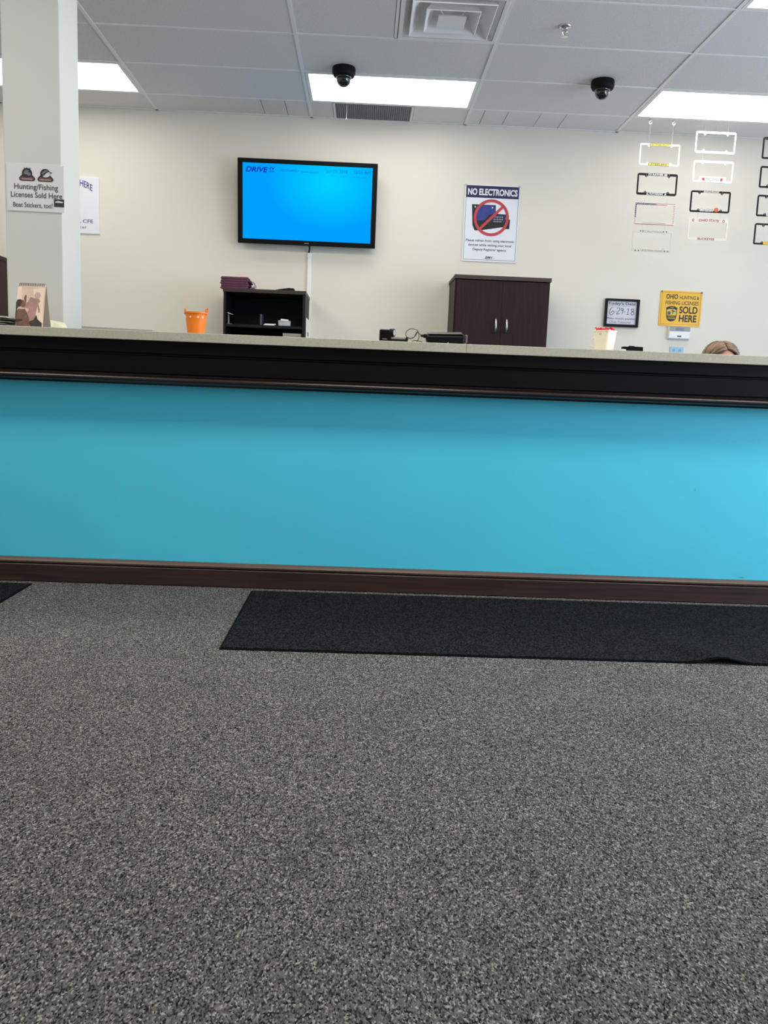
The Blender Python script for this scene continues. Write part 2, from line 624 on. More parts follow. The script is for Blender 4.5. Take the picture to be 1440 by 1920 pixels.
# dome cameras
for x, y, lab in ((-.213, 6.0, 'black dome security camera hanging in front of the middle light panel'),
                  (1.535, 6.005, 'black dome security camera alone on the ceiling tile right of the middle light panel')):
    t = thing('security_camera', lab, 'security camera', (x, y, ZC), group='dome cameras on the ceiling')
    MB().lathe([(.001, .004), (.074, .004), (.078, -.006), (.078, -.034), (.070, -.052), (.052, -.058), (.001, -.058)]).build('base', BLACKM, t, smooth=False)
    MB().lathe([(.0505, -.055), (.0505, -.068)] + [(.049 * math.cos(a), -.068 - .052 * math.sin(a)) for a in [PI / 2 * k / 8 for k in range(8)]] + [(.0005, -.120)]).build('dome', SMOKE, t, smooth=True)

# sprinkler
t = thing('fire_sprinkler', 'small chrome fire sprinkler head on the ceiling', 'sprinkler', (1.085, 5.19, ZC + .004))
MB().lathe([(.001, 0), (.036, 0), (.038, -.004), (.030, -.012), (.012, -.016), (.001, -.016)]).build('escutcheon', SHINY, t, smooth=True)
MB().lathe([(.009, -.014), (.010, -.03), (.006, -.032), (.004, -.055), (.001, -.055)], n=16).tube([(-.009, 0, -.02), (-.014, 0, -.035), (-.005, 0, -.058)], .003, 6).tube([(.009, 0, -.02), (.014, 0, -.035), (.005, 0, -.058)], .003, 6).build('body', SHINY, t)
MB().lathe([(.001, -.056), (.018, -.056), (.019, -.059), (.001, -.060)], n=16).build('deflector', SHINY, t)

# ------------------------------------------------------------------ service counter
XA, XB = -3.6, 4.4
t = thing('service_counter', 'long service counter front painted turquoise with black-brown mouldings', 'counter', (0, 3.84, 0))
T = lambda p: [(y - 3.84, z) for y, z in p]
MB().box(XA, XB, 0, .14, 0, 1.106).build('front_panel', BLUE, t)
MB().extrude_x(T([(3.838, 1.107), (3.742, 1.107), (3.742, 1.056), (3.747, 1.050), (3.747, 1.046), (3.750, 1.043), (3.750, .969), (3.754, .964), (3.838, .964)]), XA, XB).build('fascia_moulding', ESPRESSO, t)
bead = [(3.838, .962), (3.752, .962), (3.745, .958)] + [(3.748 - .016 * math.sin(PI * k / 24), .941 + .013 * math.cos(PI * k / 24)) for k in range(25)] + [(3.752, .925), (3.757, .917), (3.838, .917)]
MB().extrude_x(T(bead), XA, XB).build('bead_moulding', BEADM, t, smooth=False)
MB().extrude_x(T([(3.838, .004), (3.816, .004), (3.816, .080), (3.819, .084), (3.838, .084)]), XA, XB).build('kickboard', BROWN, t)
MB().extrude_x(T([(3.838, .087), (3.822, .087), (3.816, .091), (3.815, .098), (3.819, .103), (3.822, .106), (3.830, .112), (3.838, .113)]), XA, XB).build('kickboard_cap', BROWNCAP, t)

TEALD = mat('dark_teal_scuff', '#2c5a66', .7)
for x_, z_, w_, m_ in ((1.548, .5305, .003, TEALD), (-.1746, .121, .005, PALEINK), (1.807, .1245, .018, TEALD)):
    sc = MB().add([(x_ - w_, -.0006, z_), (x_ + w_ * .3, -.0006, z_ - .0016), (x_ + w_, -.0006, z_ - .0005), (x_ + w_ * .2, -.0006, z_ + .0014)], [(0, 1, 2, 3)])
    sc.build('scuff_mark', m_, t)

ct = MB().box(XA - .02, .4365, 3.72, 4.018, 1.108, 1.147).box(.4375, XB, 3.72, 4.018, 1.108, 1.147)
tag(ct.build('countertop', LAMIN, bevel=.002), 'beige stone-look laminate countertop ledge along the whole counter', 'countertop')
CT = 1.147

# floor mats
def floor_mat(x0, x1, y0, y1, label, bumpx=None):
    t = thing('floor_mat', label, 'floor mat', ((x0 + x1) / 2, (y0 + y1) / 2, 0), group='black floor mats along the counter')
    cx, cy = (x0 + x1) / 2, (y0 + y1) / 2

    def lift(x, y):
        if bumpx is None:
            return 0
        dy = (y - y0)
        ridge = bumpx - dy * .28
        wdt = .07 + dy * .10
        return .022 * math.exp(-((x - ridge) / wdt) ** 2) * max(0, 1 - dy / .5) ** 1.5

    def sheet(px0, px1, py0, py1, z, nx, ny, zb=0.0005):
        m = MB()
        vs = []
        for lay in (0, 1):
            for b in range(ny + 1):
                for a in range(nx + 1):
                    x, y = px0 + (px1 - px0) * a / nx, py0 + (py1 - py0) * b / ny
                    vs.append((x - cx, y - cy, lift(x, y) + (z if lay else zb)))
        N = (nx + 1) * (ny + 1)
        fs = []
        for b in range(ny):
            for a in range(nx):
                q = (b * (nx + 1) + a, b * (nx + 1) + a + 1, (b + 1) * (nx + 1) + a + 1, (b + 1) * (nx + 1) + a)
                fs.append(tuple(N + i for i in q))
                fs.append(q[::-1])
        border = [a for a in range(nx + 1)] + [b * (nx + 1) + nx for b in range(1, ny + 1)] + [ny * (nx + 1) + a for a in range(nx - 1, -1, -1)] + [b * (nx + 1) for b in range(ny - 1, 0, -1)]
        for k in range(len(border)):
            p, q = border[k], border[(k + 1) % len(border)]
            fs.append((p, q, N + q, N + p))
        return m.add(vs, fs)
    sheet(x0, x1, y0, y1, .004, 90, 16).build('rubber_edge', RUBBER, t)
    sheet(x0 + .008, x1 - .008, y0 + .008, y1 - .008, .0068, 90, 16, .0035).build('pile', MATC, t)


floor_mat(-.486, 2.57, 2.90, 3.762, 'long black floor mat in front of the counter, rippled along its front edge', 1.33)
floor_mat(-4.53, -1.478, 2.90, 3.762, 'black floor mat of which only a corner shows at the left edge of the view')

# ------------------------------------------------------------------ television and its cable cover
a = math.atan2(.07, .633)
TVW, TVH = 1.10, .637
t = thing('television', 'wall-mounted flat television tilted forward, showing a bright blue screen', 'television', (-.507, 6.965, 2.365), (a, 0, 0))
hw, hh = TVW / 2, TVH / 2
bz = .040
bezel = MB()
bezel.box(-hw, hw, -.004, .02, hh - .033, hh).box(-hw, hw, -.004, .02, -hh, -hh + .037)
bezel.box(-hw, -hw + bz, -.004, .02, -hh + .037, hh - .033).box(hw - bz, hw, -.004, .02, -hh + .037, hh - .033)
bezel.build('bezel', BLACKP, t, bevel=.003)
MB().box(-hw + .004, hw - .004, .012, .05, -hh + .004, hh - .004).build('back_cover', BLACKM, t, bevel=.01)
MB().box(-hw + bz - .002, hw - bz + .002, .0, .011, -hh + .036, hh - .031).build('screen', SCREEN, t)
sp = layout(TVW - 2 * bz, TVH - .070, (155, 150), (1256, 203), (157, 803))
sc_ = lambda x0, x1, y0, y1: (sp(x0, y1)[0], sp(x1, y1)[0], sp((x0 + x1) / 2, y1)[1] + .002, sp((x0 + x1) / 2, y0)[1] + .002)
letters('lettering', SCRTXT, t, [('DRIVE',) + sc_(180, 370, 188, 234) + (.03, .25), ('TV',) + sc_(380, 428, 194, 216) + (.03, .25), ('USA',) + sc_(378, 422, 222, 236) + (.02, .2)], -.0006)
letters('lettering', SCRTXT2, t, [('800-210-4000',) + sc_(475, 610, 211, 231) + (.01,), ('•',) + sc_(622, 630, 222, 230), ('drivetvusa.com',) + sc_(648, 798, 226, 243) + (.01, .2),
                                  ('Jun 29, 2018',) + sc_(862, 1042, 216, 252), ('10:01 AM',) + sc_(1100, 1240, 222, 256)], -.0006)
dash = MB()
x = 900
while x < 1225:
    L = random.uniform(8, 34)
    A, B = sp(x, 266 + (x - 900) * .048), sp(min(x + L, 1226), 270.5 + (x - 900) * .048)
    dash.box(A[0], B[0], -.0008, -.0005, B[1], A[1] - .001)
    x += L + 7
dash.build('small_print', SCRTXT2, t)
letters('maker_mark', PALEINK, t, [('SAMSUNG', -.018, .018, -hh + .014, -hh + .020, .02)], -.0046)
MB().box(-.22, .22, .05, .075, -.16, .16).box(-.03, .03, .07, .1, -.1, .02).build('wall_bracket', BLACKM, t)
MB().tube([(.02, .03, -hh + .01), (.022, .045, -hh - .02), (.012, .085, -hh - .055)], .006, 8).build('power_cord', BLACKP, t, smooth=True)

t = thing('cable_cover', 'white vertical cable cover running down the wall under the television', 'cable cover', (-.486, 7.09, 0))
MB().extrude_x([(0, 1.0), (-.016, 1.0), (-.02, 1.0), (-.02, 2.005), (0, 2.005)], -.0165, .0165).build('channel', WHITE, t, bevel=.004)
MB().box(-.0185, .0185, -.0225, 0, 1.97, 1.985).build('joint_clip', WHITE, t, bevel=.002)

# ------------------------------------------------------------------ wall signs
# NO ELECTRONICS
W_, H_ = .447, .602
t = thing('sign_board', 'white sign reading NO ELECTRONICS with a navy heading and a red prohibition ring', 'sign', (.978, 7.09, 2.296))
L = layout(W_, H_, (222, 160), (1195, 205), (150, 1520))
MB().box(-W_ / 2, W_ / 2, -.008, -.0005, -H_ / 2, H_ / 2).build('board', SIGNW, t, bevel=.0015)
mw = W_ / 2
flat('heading_band', [[(-mw + .010, H_ / 2 - .008), (mw - .008, H_ / 2 - .008), (mw - .008, H_ / 2 - .101), (-mw + .010, H_ / 2 - .101)]], -.0090, .0008, NAVY, t)
letters('lettering', SIGNW, t, [('NO ELECTRONICS', -mw + .024, mw - .020, H_ / 2 - .082, H_ / 2 - .030, .035)], -.0096)
q = lambda *pts: [L(*p) for p in pts]
out = [(-mw + .011, H_ / 2 - .10), (mw - .009, H_ / 2 - .10), (mw - .009, -H_ / 2 + .014), (-mw + .011, -H_ / 2 + .014)]
inn = [(-mw + .0135, H_ / 2 - .10), (mw - .0115, H_ / 2 - .10), (mw - .0115, -H_ / 2 + .0165), (-mw + .0135, -H_ / 2 + .0165)]
flat('border_line', [out, inn], -.0087, .0006, DARKGREY, t)
pic = flat('picture_of_tablets', [q((338, 515), (760, 535), (757, 685), (950, 700), (935, 782), (1015, 790), (1000, 958), (930, 955), (925, 918), (500, 975), (383, 978), (345, 880))], -.0088, .0006, INK, t)
flat('tablet_screen', [q((440, 535), (748, 548), (742, 690), (640, 700), (560, 800), (420, 805))], -.0094, .0005, mat('blue_screen_print', '#2b3c86', .4, var=.3, scale=30), t)
flat('tablet_screen', [q((700, 700), (945, 712), (925, 840), (650, 815))], -.0094, .0005, mat('dark_blue_print', '#232a4f', .4), t)
ic = MB()
for r_, (yy, n) in enumerate(((740, 6), (782, 6), (822, 5))):
    for k in range(n):
        X, Z = L(730 + k * 30, yy + k * 1.5)
        ic.box(X - .0035, X + .0035, -.0102, -.0096, Z - .0035, Z + .0035)
for X, Z in (L(395, 560), L(700, 578)):
    ic.box(X - .006, X + .006, -.0102, -.0096, Z - .006, Z + .006)
ic.build('screen_icons', PALEINK, t)
cx, cz = L(680, 757)
R_ = .144
flat('prohibition_ring', [disc(cx, cz, R_, 48), disc(cx, cz, R_ - .0225, 48)], -.0108, .0006, REDINK, t)
s_ = .70711
bar = []
for sx, sg in ((-1, 1), (1, 1), (1, -1), (-1, -1)):
    d_, n_ = sx * (R_ - .016), sg * .0105
    bar.append((cx + d_ * s_ - n_ * s_, cz + d_ * s_ + n_ * s_))
flat('prohibition_bar', [bar], -.0113, .0005, REDINK, t)
box = lambda x0, x1, y0, y1: (L(x0, y0)[0], L(x1, y0)[0], L((x0 + x1) / 2, y1)[1], L((x0 + x1) / 2, y0)[1])
letters('lettering', DARKGREY, t, [('Please refrain from using electronic', -.197, .197, -.149, -.124, .012), ('devices while visiting your local', -.176, .176, -.184, -.159, .012), ('Deputy Registrar agency.', -.137, .140, -.219, -.194, .012)], -.0088)
letters('lettering', INK, t, [('BMV', -.033, .033, -.274, -.256, .015, .35)], -.0088)
MB().tube([(-.04 + .08 * k / 12, -.0088, -.272 - .006 * math.sin(PI * k / 12)) for k in range(13)], .0012, 5).build('swoosh', GREYINK, t)
for sx in (-1, 1):
    MB().lathe([(.009, -.0085), (.009, -.011), (.0005, -.0115)], (sx * (mw - .006), 0, H_ / 2 - .006), 14, axis='y').build('corner_stud', CHROME, t)

# yellow licence sign
W_, H_ = .349, .284
t = thing('sign_board', 'yellow embossed sign reading SOLD HERE with a black shield emblem', 'sign', (2.594, 7.09, 1.688))
L = layout(W_, H_, (160, 140), (1285, 205), (85, 1050))
flat('board', [rrect(-W_ / 2, W_ / 2, -H_ / 2, H_ / 2, .014)], -.006, .0055, YELLOW, t)
flat('embossed_rim', [rrect(-W_ / 2 + .012, W_ / 2 - .012, -H_ / 2 + .012, H_ / 2 - .012, .008), rrect(-W_ / 2 + .0145, W_ / 2 - .0145, -H_ / 2 + .0145, H_ / 2 - .0145, .007)], -.0072, .0013, YELLOWD, t)


def bx(x0, x1, y0, y1):
    a, b, c, d = L(x0, (y0 + y1) / 2), L(x1, (y0 + y1) / 2), L((x0 + x1) / 2, y1), L((x0 + x1) / 2, y0)
    return (a[0], b[0], c[1], d[1])


letters('lettering', INK, t, [('OHIO', -.1270, -.0280, .0755, .1150, .03), ('HUNTING &', -.0130, .1490, .0755, .1040, .012), ('FISHING LICENSES', -.1290, .1480, .0300, .0610, .012),
                              ('SOLD', -.0090, .1440, -.0390, .0190, .03), ('HERE', -.0070, .1410, -.1070, -.0500, .03)], -.0066)
q = lambda *pts: [L(*p) for p in pts]
flat('shield_emblem', [[(-.119, .005), (-.095, .016), (-.072, .019), (-.049, .016), (-.026, .005), (-.028, -.055), (-.034, -.085), (-.048, -.101), (-.072, -.107), (-.096, -.101), (-.110, -.085), (-.116, -.055)]], -.0068, .0012, INK, t)
flat('emblem_scene', [[(-.112, -.012), (-.092, -.006), (-.072, -.004), (-.052, -.006), (-.033, -.012), (-.034, -.058), (-.110, -.058)]], -.0075, .0006, mat('straw_print', '#d8bd62', .5, var=.2, scale=40), t)
flat('emblem_bird', [[(-.075, -.012), (-.062, -.010), (-.056, -.018), (-.040, -.024), (-.040, -.028), (-.056, -.028), (-.060, -.040), (-.068, -.046), (-.066, -.030)], [(-.104, -.030), (-.090, -.022), (-.080, -.034), (-.082, -.052), (-.106, -.052)]], -.0081, .0005, mat('olive_print', '#5a4c1e', .5), t)
letters('lettering', YELLOW, t, [('OHIO', -.088, -.056, .0040, .0110, .02), ('DIVISION OF', -.100, -.044, -.0690, -.0630, .01), ('WILDLIFE', -.104, -.040, -.0860, -.0750, .03)], -.0076)
for sx, dz in ((-1, 0), (1, 0)):
    MB().lathe([(.008, -.0062), (.008, -.009), (.0005, -.0098)], (sx * (W_ / 2 - .008), 0, H_ / 2 - .008), 14, axis='y').build('corner_stud', GREYINK, t)

# sign behind the column
t = thing('sign_board', 'white wall sign half hidden behind the column, with cut-off blue words HERE and CFE', 'sign', (-2.49, 7.09, 2.298))
MB().box(-.31, .31, -.01, -.0005, -.218, .218).build('board', SIGNW, t, bevel=.002)
letters('lettering', BLUEINK, t, [('HERE', .158, .258, .128, .178, .02, 0, .006)], -.0105)
hv = bpy.data.objects[t.children[-1].name]
for v in hv.data.vertices:
    v.co.z += .02 - (v.co.x - .158) * .40
letters('lettering', BLUEINK, t, [('A, CFE', .118, .260, -.140, -.108, .015)], -.0105)
letters('lettering', GREYINK, t, [('Officer', .080, .210, -.178, -.157, .01)], -.0105)

# date board
t = thing('picture_frame', "black framed board with Today's Date and a handwritten 6-29-18", 'picture frame', (2.104, 7.09, 1.632))
FW, FH = .284, .226
flat('frame', [rrect(-FW / 2, FW / 2, -FH / 2, FH / 2, .002, 2), rrect(-FW / 2 + .019, FW / 2 - .021, -FH / 2 + .021, FH / 2 - .018, .001, 2)], -.026, .024, BLACKP, t)
MB().box(-FW / 2 + .012, FW / 2 - .012, -.012, -.004, -FH / 2 + .012, FH / 2 - .012).build('board', mat('lilac_white_board', '#d5d4de', .3), t)
letters('lettering', DARKGREY, t, [("Today's Date", -.118, .109, .058, .088, .02)], -.0126)
MB().box(-.118, .109, -.0127, -.0121, .0545, .0560).build('rule_line', GREYINK, t)
letters('lettering', DARKGREY, t, [('Make checks payable', -.120, .113, -.058, -.036, 0), ], -.0126)
letters('lettering', GREYINK, t, [('Ohio Treasurer', -.098, .086, -.083, -.063, .0)], -.0126)
hd = MB()
strokes = [[(-.082, .044), (-.094, .030), (-.102, .010), (-.100, -.010), (-.088, -.018), (-.072, -.010), (-.064, .006), (-.070, .014), (-.082, .010), (-.092, -.006)],
           [(-.050, .012), (-.046, .011)],
           [(-.042, .034), (-.032, .042), (-.020, .038), (-.020, .026), (-.032, .008), (-.042, -.008), (-.030, -.009), (-.016, -.006)],
           [(.010, .034), (.000, .040), (-.008, .032), (-.004, .020), (.006, .022), (.012, .034), (.008, .014), (.004, -.006)],
           [(.018, .010), (.030, .010)],
           [(.046, .032), (.054, .036), (.053, .010), (.050, -.012)], [(.042, -.010), (.060, -.010)],
           [(.098, .034), (.086, .038), (.078, .030), (.084, .018), (.098, .010), (.104, -.002), (.094, -.012), (.080, -.008), (.078, .002), (.090, .014), (.102, .026), (.098, .034)]]
for st in strokes:
    hd.tube(smooth_path([(x, -.0126, z) for x, z in st], 4), .0021, 5)
hd.build('handwriting', DARKGREY, t)

# thermostat and outlet plate
t = thing('thermostat', 'white wall thermostat with a small grey display below the yellow sign', 'thermostat', (2.594, 7.09, 1.486))
MB().hexa([(-.092, -.002, -.055), (.092, -.002, -.055), (.092, -.002, .058), (-.092, -.002, .058)], [(-.086, -.036, -.042), (.086, -.036, -.042), (.086, -.036, .056), (-.086, -.036, .056)]).build('case', WHITE, t, bevel=.003)
MB().box(-.085, .085, -.038, -.035, .016, .055).build('display_strip', GREYP, t, bevel=.001)
MB().box(-.032, .034, -.0395, -.0375, .022, .048).build('display', LCD, t)
MB().box(-.018, .016, -.0375, -.0355, -.030, -.020).build('maker_mark', INK, t)
t = thing('outlet_plate', 'pale blue outlet plate on the wall below the thermostat, cut off by the countertop', 'outlet', (2.592, 7.09, 1.318))
MB().box(-.058, .058, -.007, -.0005, -.058, .058).build('plate', LTBLUE, t, bevel=.003)
for sx in (-1, 1):
    for sz in (-1, 1):
        ob = MB()
        ob.lathe([(.015, -.006), (.015, -.0085), (.0005, -.0085)], (sx * .026, 0, sz * .030), 16, axis='y')
        so = ob.build('socket', mat('socket_blue', '#8fb2d6', .4), t)
        MB().box(sx * .026 - .006, sx * .026 - .004, -.0092, -.0086, sz * .030 - .004, sz * .030 + .005).box(sx * .026 + .004, sx * .026 + .006, -.0092, -.0086, sz * .030 - .004, sz * .030 + .005).build('slot', INK, so)

# laminated sign taped on the column
W_, H_ = .266, .212
t = thing('paper_sign', 'laminated paper sign on the column reading Hunting/Fishing Licenses Sold Here', 'sign', (-1.520, 4.0215, 1.779))
t.rotation_euler = (0, math.radians(.3), 0)
MB().box(-W_ / 2 + .003, W_ / 2 - .008, -.004, -.0006, -H_ / 2 + .004, H_ / 2 - .006).build('sheet', GREYSIGN, t)
MB().box(-W_ / 2, W_ / 2, -.0052, -.0044, -H_ / 2, H_ / 2).build('clear_sleeve', mat('clear_film', '#ffffff', .05, alpha=.12), t)
letters('lettering', DARKGREY, t, [('Hunting/Fishing', -.097, .099, -.015, .017, .004), ('Licenses Sold Here', -.113, .117, -.043, -.019, .004), ('Boat Stickers, too!', -.103, .073, -.089, -.065, .004)], -.0058)
ph = flat('boat_photo', [[(.080, -.078), (.126, -.078), (.126, -.045), (.080, -.045)]], -.0058, .0004, DARKP, t)
flat('boat_hull', [[(.085, -.060), (.118, -.061), (.123, -.056), (.108, -.053), (.100, -.051), (.087, -.055)]], -.0063, .0004, PALEINK, t)


def emblem(cx, kind):
    def o_(pts):
        return [(cx + x * 1.09, (z - .030) * .84 + .029) for x, z in pts]
    flat('emblem_badge', [o_([(-.020, .062)] + [(.021 * math.cos(a), .070 + .026 * math.sin(a)) for a in [PI - PI * k / 10 for k in range(11)]] + [(.020, .062), (.028, .052), (.033, .044), (.031, .034), (.024, .030), (-.024, .030), (-.031, .034), (-.033, .044), (-.028, .052)])], -.0058, .0004, INK, t)
    flat('emblem_banner', [o_([(-.028, .046), (-.020, .052), (0, .047), (.020, .052), (.028, .046), (.028, .036), (.022, .033), (-.022, .033), (-.028, .036)])], -.0063, .0004, MAROON, t)
    if kind:
        flat('emblem_animal', [o_([(-.012, .078), (-.004, .086), (.008, .084), (.004, .074), (.014, .072), (.016, .060), (.006, .056), (-.001, .064), (-.008, .062), (-.014, .070)])], -.0063, .0004, GREYINK, t)
        flat('emblem_animal', [o_([(-.014, .094), (-.011, .100), (-.008, .093)]), o_([(.008, .093), (.013, .100), (.014, .091)]), o_([(-.003, .095), (0, .101), (.003, .095)])], -.0058, .0004, INK, t)
        letters('lettering', PALEINK, t, [('HUNTING', cx - .024, cx + .024, .0335, .0395, .01)], -.0068)
    else:
        flat('emblem_animal', [o_([(-.012, .058), (-.004, .062), (.004, .074), (.016, .082), (.018, .074), (.022, .068), (.014, .056), (.004, .052), (-.006, .053)])], -.0063, .0004, PALEINK, t)
        flat('emblem_animal', [o_([(-.016, .070), (-.008, .082), (.004, .090), (.012, .086), (.000, .078), (-.010, .066)])], -.0063, .0004, GREYINK, t)
        MB().tube([(cx + .020, -.0062, .068), (cx + .027, -.0062, .072), (cx + .028, -.0062, .065)], .001, 5).build('emblem_hook', INK, t)
        letters('lettering', PALEINK, t, [('FISHING', cx - .024, cx + .024, .0335, .0395, .01)], -.0068)


emblem(-.039, True)
emblem(.043, False)

# ------------------------------------------------------------------ cabinets on the back wall
def storage_cabinet(loc, label):
    t = thing('storage_cabinet', label, 'cabinet', loc, group='dark wood storage cabinets')
    Wc, Dc, Hc = .748, .440, 1.826
    h = Wc / 2
    k = MB()
    k.box(-h + .006, -h + .026, 0, Dc, .0, Hc - .03).box(h - .026, h - .006, 0, Dc, 0, Hc - .03).box(-h + .026, h - .026, Dc - .012, Dc, .02, Hc - .03)
    k.box(-h + .026, h - .026, .03, Dc - .012, .06, .08).box(-h + .026, h - .026, .02, .04, 0, .06)
    k.build('carcass', CABIN, t, bevel=.001)
    MB().box(-h, h, -.022, Dc + .004, Hc - .030, Hc).build('top', CABIN, t, bevel=.002)
    MB().box(-h, h, -.0235, -.021, Hc - .0295, Hc - .0005).build('top_edge_band', mat('worn_dark_edge', '#3f2e2b', .4), t)
    for sx in (-1, 1):
        dd = MB().box(-h + .020 if sx < 0 else .0007, -.0007 if sx < 0 else h - .020, -.018, -.001, .065, Hc - .036).build('door', CABIN, t, bevel=.0015)
        hx = sx * .042
        hb = MB()
        hb.tube([(hx, -.018, 1.400), (hx, -.040, 1.404), (hx, -.047, 1.425), (hx, -.050, 1.452), (hx, -.047, 1.482), (hx, -.040, 1.502), (hx, -.018, 1.506)], [.005, .006, .008, .0085, .008, .006, .005], 10)
        hb.build('handle', CHROME, dd, smooth=True)
    return t


storage_cabinet((1.034, 6.642, 0), 'dark mahogany two-door cabinet with nickel handles right of the television')
storage_cabinet((-3.18, 6.64, 0), 'dark wood cabinet of which only a sliver shows left of the column')

t = thing('bookcase', 'open black bookcase with a dark top standing under the television', 'bookcase', (-.791, 6.62, 0))
Wb, Db, Hb = .634, .44, 1.652
h = Wb / 2
MB().box(-h + .004, -h + .022, .006, Db, 0, Hb - .028).build('side_panel', BOOKC, t, bevel=.001)
MB().box(h - .024, h - .004, .006, Db, 0, Hb - .028).build('side_panel', BOOKC, t, bevel=.001)
MB().box(-h + .022, h - .024, Db - .01, Db, .06, Hb - .028).build('back_panel', BOOKC, t)
MB().box(-h, h, -.004, Db + .004, Hb - .028, Hb).build('top', BOOKTOP, t, bevel=.002)
for z in (.06, .42, .80, 1.19, 1.386):
    MB().box(-h + .022, h - .024, .012, Db - .01, z - .020, z).build('shelf', BOOKC, t)
SHZ, SHL = 1.386, 1.19
sh = thing('paper_notice', 'white paper notice taped to the side of the black bookcase', 'paper', (-.4742, 6.86, 1.36))
MB().box(0.0005, .002, -.18, .19, -.12, .10).build('sheet', PAPER, sh)
MB().box(.002, .0026, -.03, .11, -.030, .000).build('printed_block', mat('grey_green_print', '#7f8f86', .6), sh)
MB().box(.002, .0026, -.03, .11, -.085, -.055).build('printed_block', mat('pink_print', '#c98a8a', .6), sh)

# on the bookcase
N5 = ['topmost', 'second from the top', 'third from the top', 'fourth from the top', 'lowest']
for k in range(5):
    z0 = Hb + .0005 + .0178 * (4 - k)
    dx = [.0, .004, -.003, .006, .002][k]
    c = MB()
    wd, dp, hh_ = .205, .24, .0168
    # a folded cloth: rounded fold on the right, three layers seen at the front
    for q_ in range(3):
        zz = hh_ * q_ / 3
        c.box(-wd / 2 + .003 * q_, wd / 2 - .002 * q_, -dp / 2 + .002 * q_, dp / 2, zz + .0003, zz + hh_ / 3 - .0003)
    c.lathe([(.0005, -dp / 2), (hh_ / 2, -dp / 2), (hh_ / 2, dp / 2), (.0005, dp / 2)], (wd / 2, 0, hh_ / 2), 12, axis='y')
    ob = c.build('folded_cloth', PLUM, None, bevel=.0015, loc=(-1.030 + dx, 6.76, z0), rot=(0, 0, math.radians(random.uniform(-2, 2))))
    tag(ob, f'plum folded cloth on the black bookcase, {N5[k]} of its stack', 'folded cloth', 'plum cloths stacked on the bookcase')
cw = MB()
vs, fs = [], []
for a_ in range(9):
    for b_ in range(7):
        u, v = a_ / 8, b_ / 6
        vs.append((.002 + .035 * math.sin(PI * v) ** .7 * (1 - .3 * u) + random.uniform(-.005, .005), -.10 + .18 * u, .004 + .064 * v + random.uniform(-.003, .003)))
for a_ in range(8):
    for b_ in range(6):
        i0 = a_ * 7 + b_
        fs.append((i0, i0 + 1, i0 + 8, i0 + 7))
cw.add(vs, fs)
ob = cw.build('plastic_wrap', LILAC, loc=(-.909, 6.76, Hb + .0005))
sol = ob.modifiers.new('thickness', 'SOLIDIFY')
sol.thickness = .0015
tag(ob, 'crumpled lilac plastic wrap at the end of the plum cloth stack', 'plastic wrap')
pm = MB()
pm.add([(-.07, -.06, 0), (.066, -.06, 0), (.066, .06, 0), (-.07, .06, 0), (-.068, -.055, .004), (-.035, -.05, .012), (.03, -.05, .022), (.070, -.052, .020), (-.068, .055, .004), (-.035, .05, .012), (.03, .05, .022), (.070, .052, .020)],
       [(3, 2, 1, 0), (0, 1, 7, 6, 5, 4), (2, 3, 8, 9, 10, 11), (0, 4, 8, 3), (1, 2, 11, 7), (4, 5, 9, 8), (5, 6, 10, 9), (6, 7, 11, 10)])
tag(pm.build('folded_pouch', BLACKM, bevel=.003, loc=(-.640, 6.70, Hb + .0005)), 'flat black folded pouch lying on the right end of the bookcase top', 'pouch')

bxm = thing('tissue_pack', 'small crumpled pale pack on the upper shelf of the black bookcase', 'pack', (-.640, 6.69, SHZ + .0005))
MB().hexa([(-.046, -.03, 0), (.044, -.035, 0), (.046, .05, 0), (-.044, .05, 0)], [(-.050, -.028, .044), (.050, -.03, .040), (.046, .05, .046), (-.046, .05, .05)]).build('pack', mat('grey_pack', '#aab0b2', .5, var=.2, scale=30), bxm, bevel=.006)
MB().hexa([(-.03, -.034, .040), (.034, -.034, .038), (.034, .0, .042), (-.03, .0, .046)], [(-.026, -.03, .054), (.03, -.028, .05), (.03, .0, .052), (-.026, .0, .056)]).build('flap', PAPER, bxm, bevel=.003)
for k in range(3):
    ob = MB().box(-.042, .042, -.05, .05, 0, .004).build('paper_stack', PAPER, loc=(-.755 + .003 * k, 6.70, SHZ + .0005 + .0045 * k), rot=(0, 0, .05 * (k - 1)))
    tag(ob, f"white paper pad on the bookcase's upper shelf, {['lowest', 'middle', 'topmost'][k]} of three", 'paper pad', 'paper pads on the upper bookcase shelf')
t = thing('sign_holder', 'clear acrylic sign holder standing at the left of the upper bookcase shelf', 'sign holder', (-1.058, 6.68, SHZ + .0005))
MB().box(-.016, .016, -.03, .03, 0, .003).box(-.014, -.0115, -.028, .028, .003, .09).build('stand', CLEAR, t)
MB().hexa([(-.02, -.03, .082), (.016, -.03, .072), (.016, .03, .072), (-.02, .03, .082)], [(-.02, -.03, .086), (.016, -.03, .076), (.016, .03, .076), (-.02, .03, .086)]).build('lip', PALEINK, t)
tag(MB().box(-.006, .006, -.06, .06, 0, .085).build('slim_folder', mat('grey_folder', '#4b5157', .4), bevel=.001, loc=(-.822, 6.73, SHZ + .0005)), 'slim grey folder standing upright on the upper bookcase shelf', 'folder')
t = thing('cardboard_box', 'greyish cardboard box on the lower bookcase shelf', 'box', (-.575, 6.74, SHL + .0005))
MB().box(-.072, .068, -.09, .1, 0, .130).build('body', CARD, t, bevel=.002)
MB().box(-.074, .070, -.092, .102, .122, .142).build('lid', CARD, t, bevel=.002)
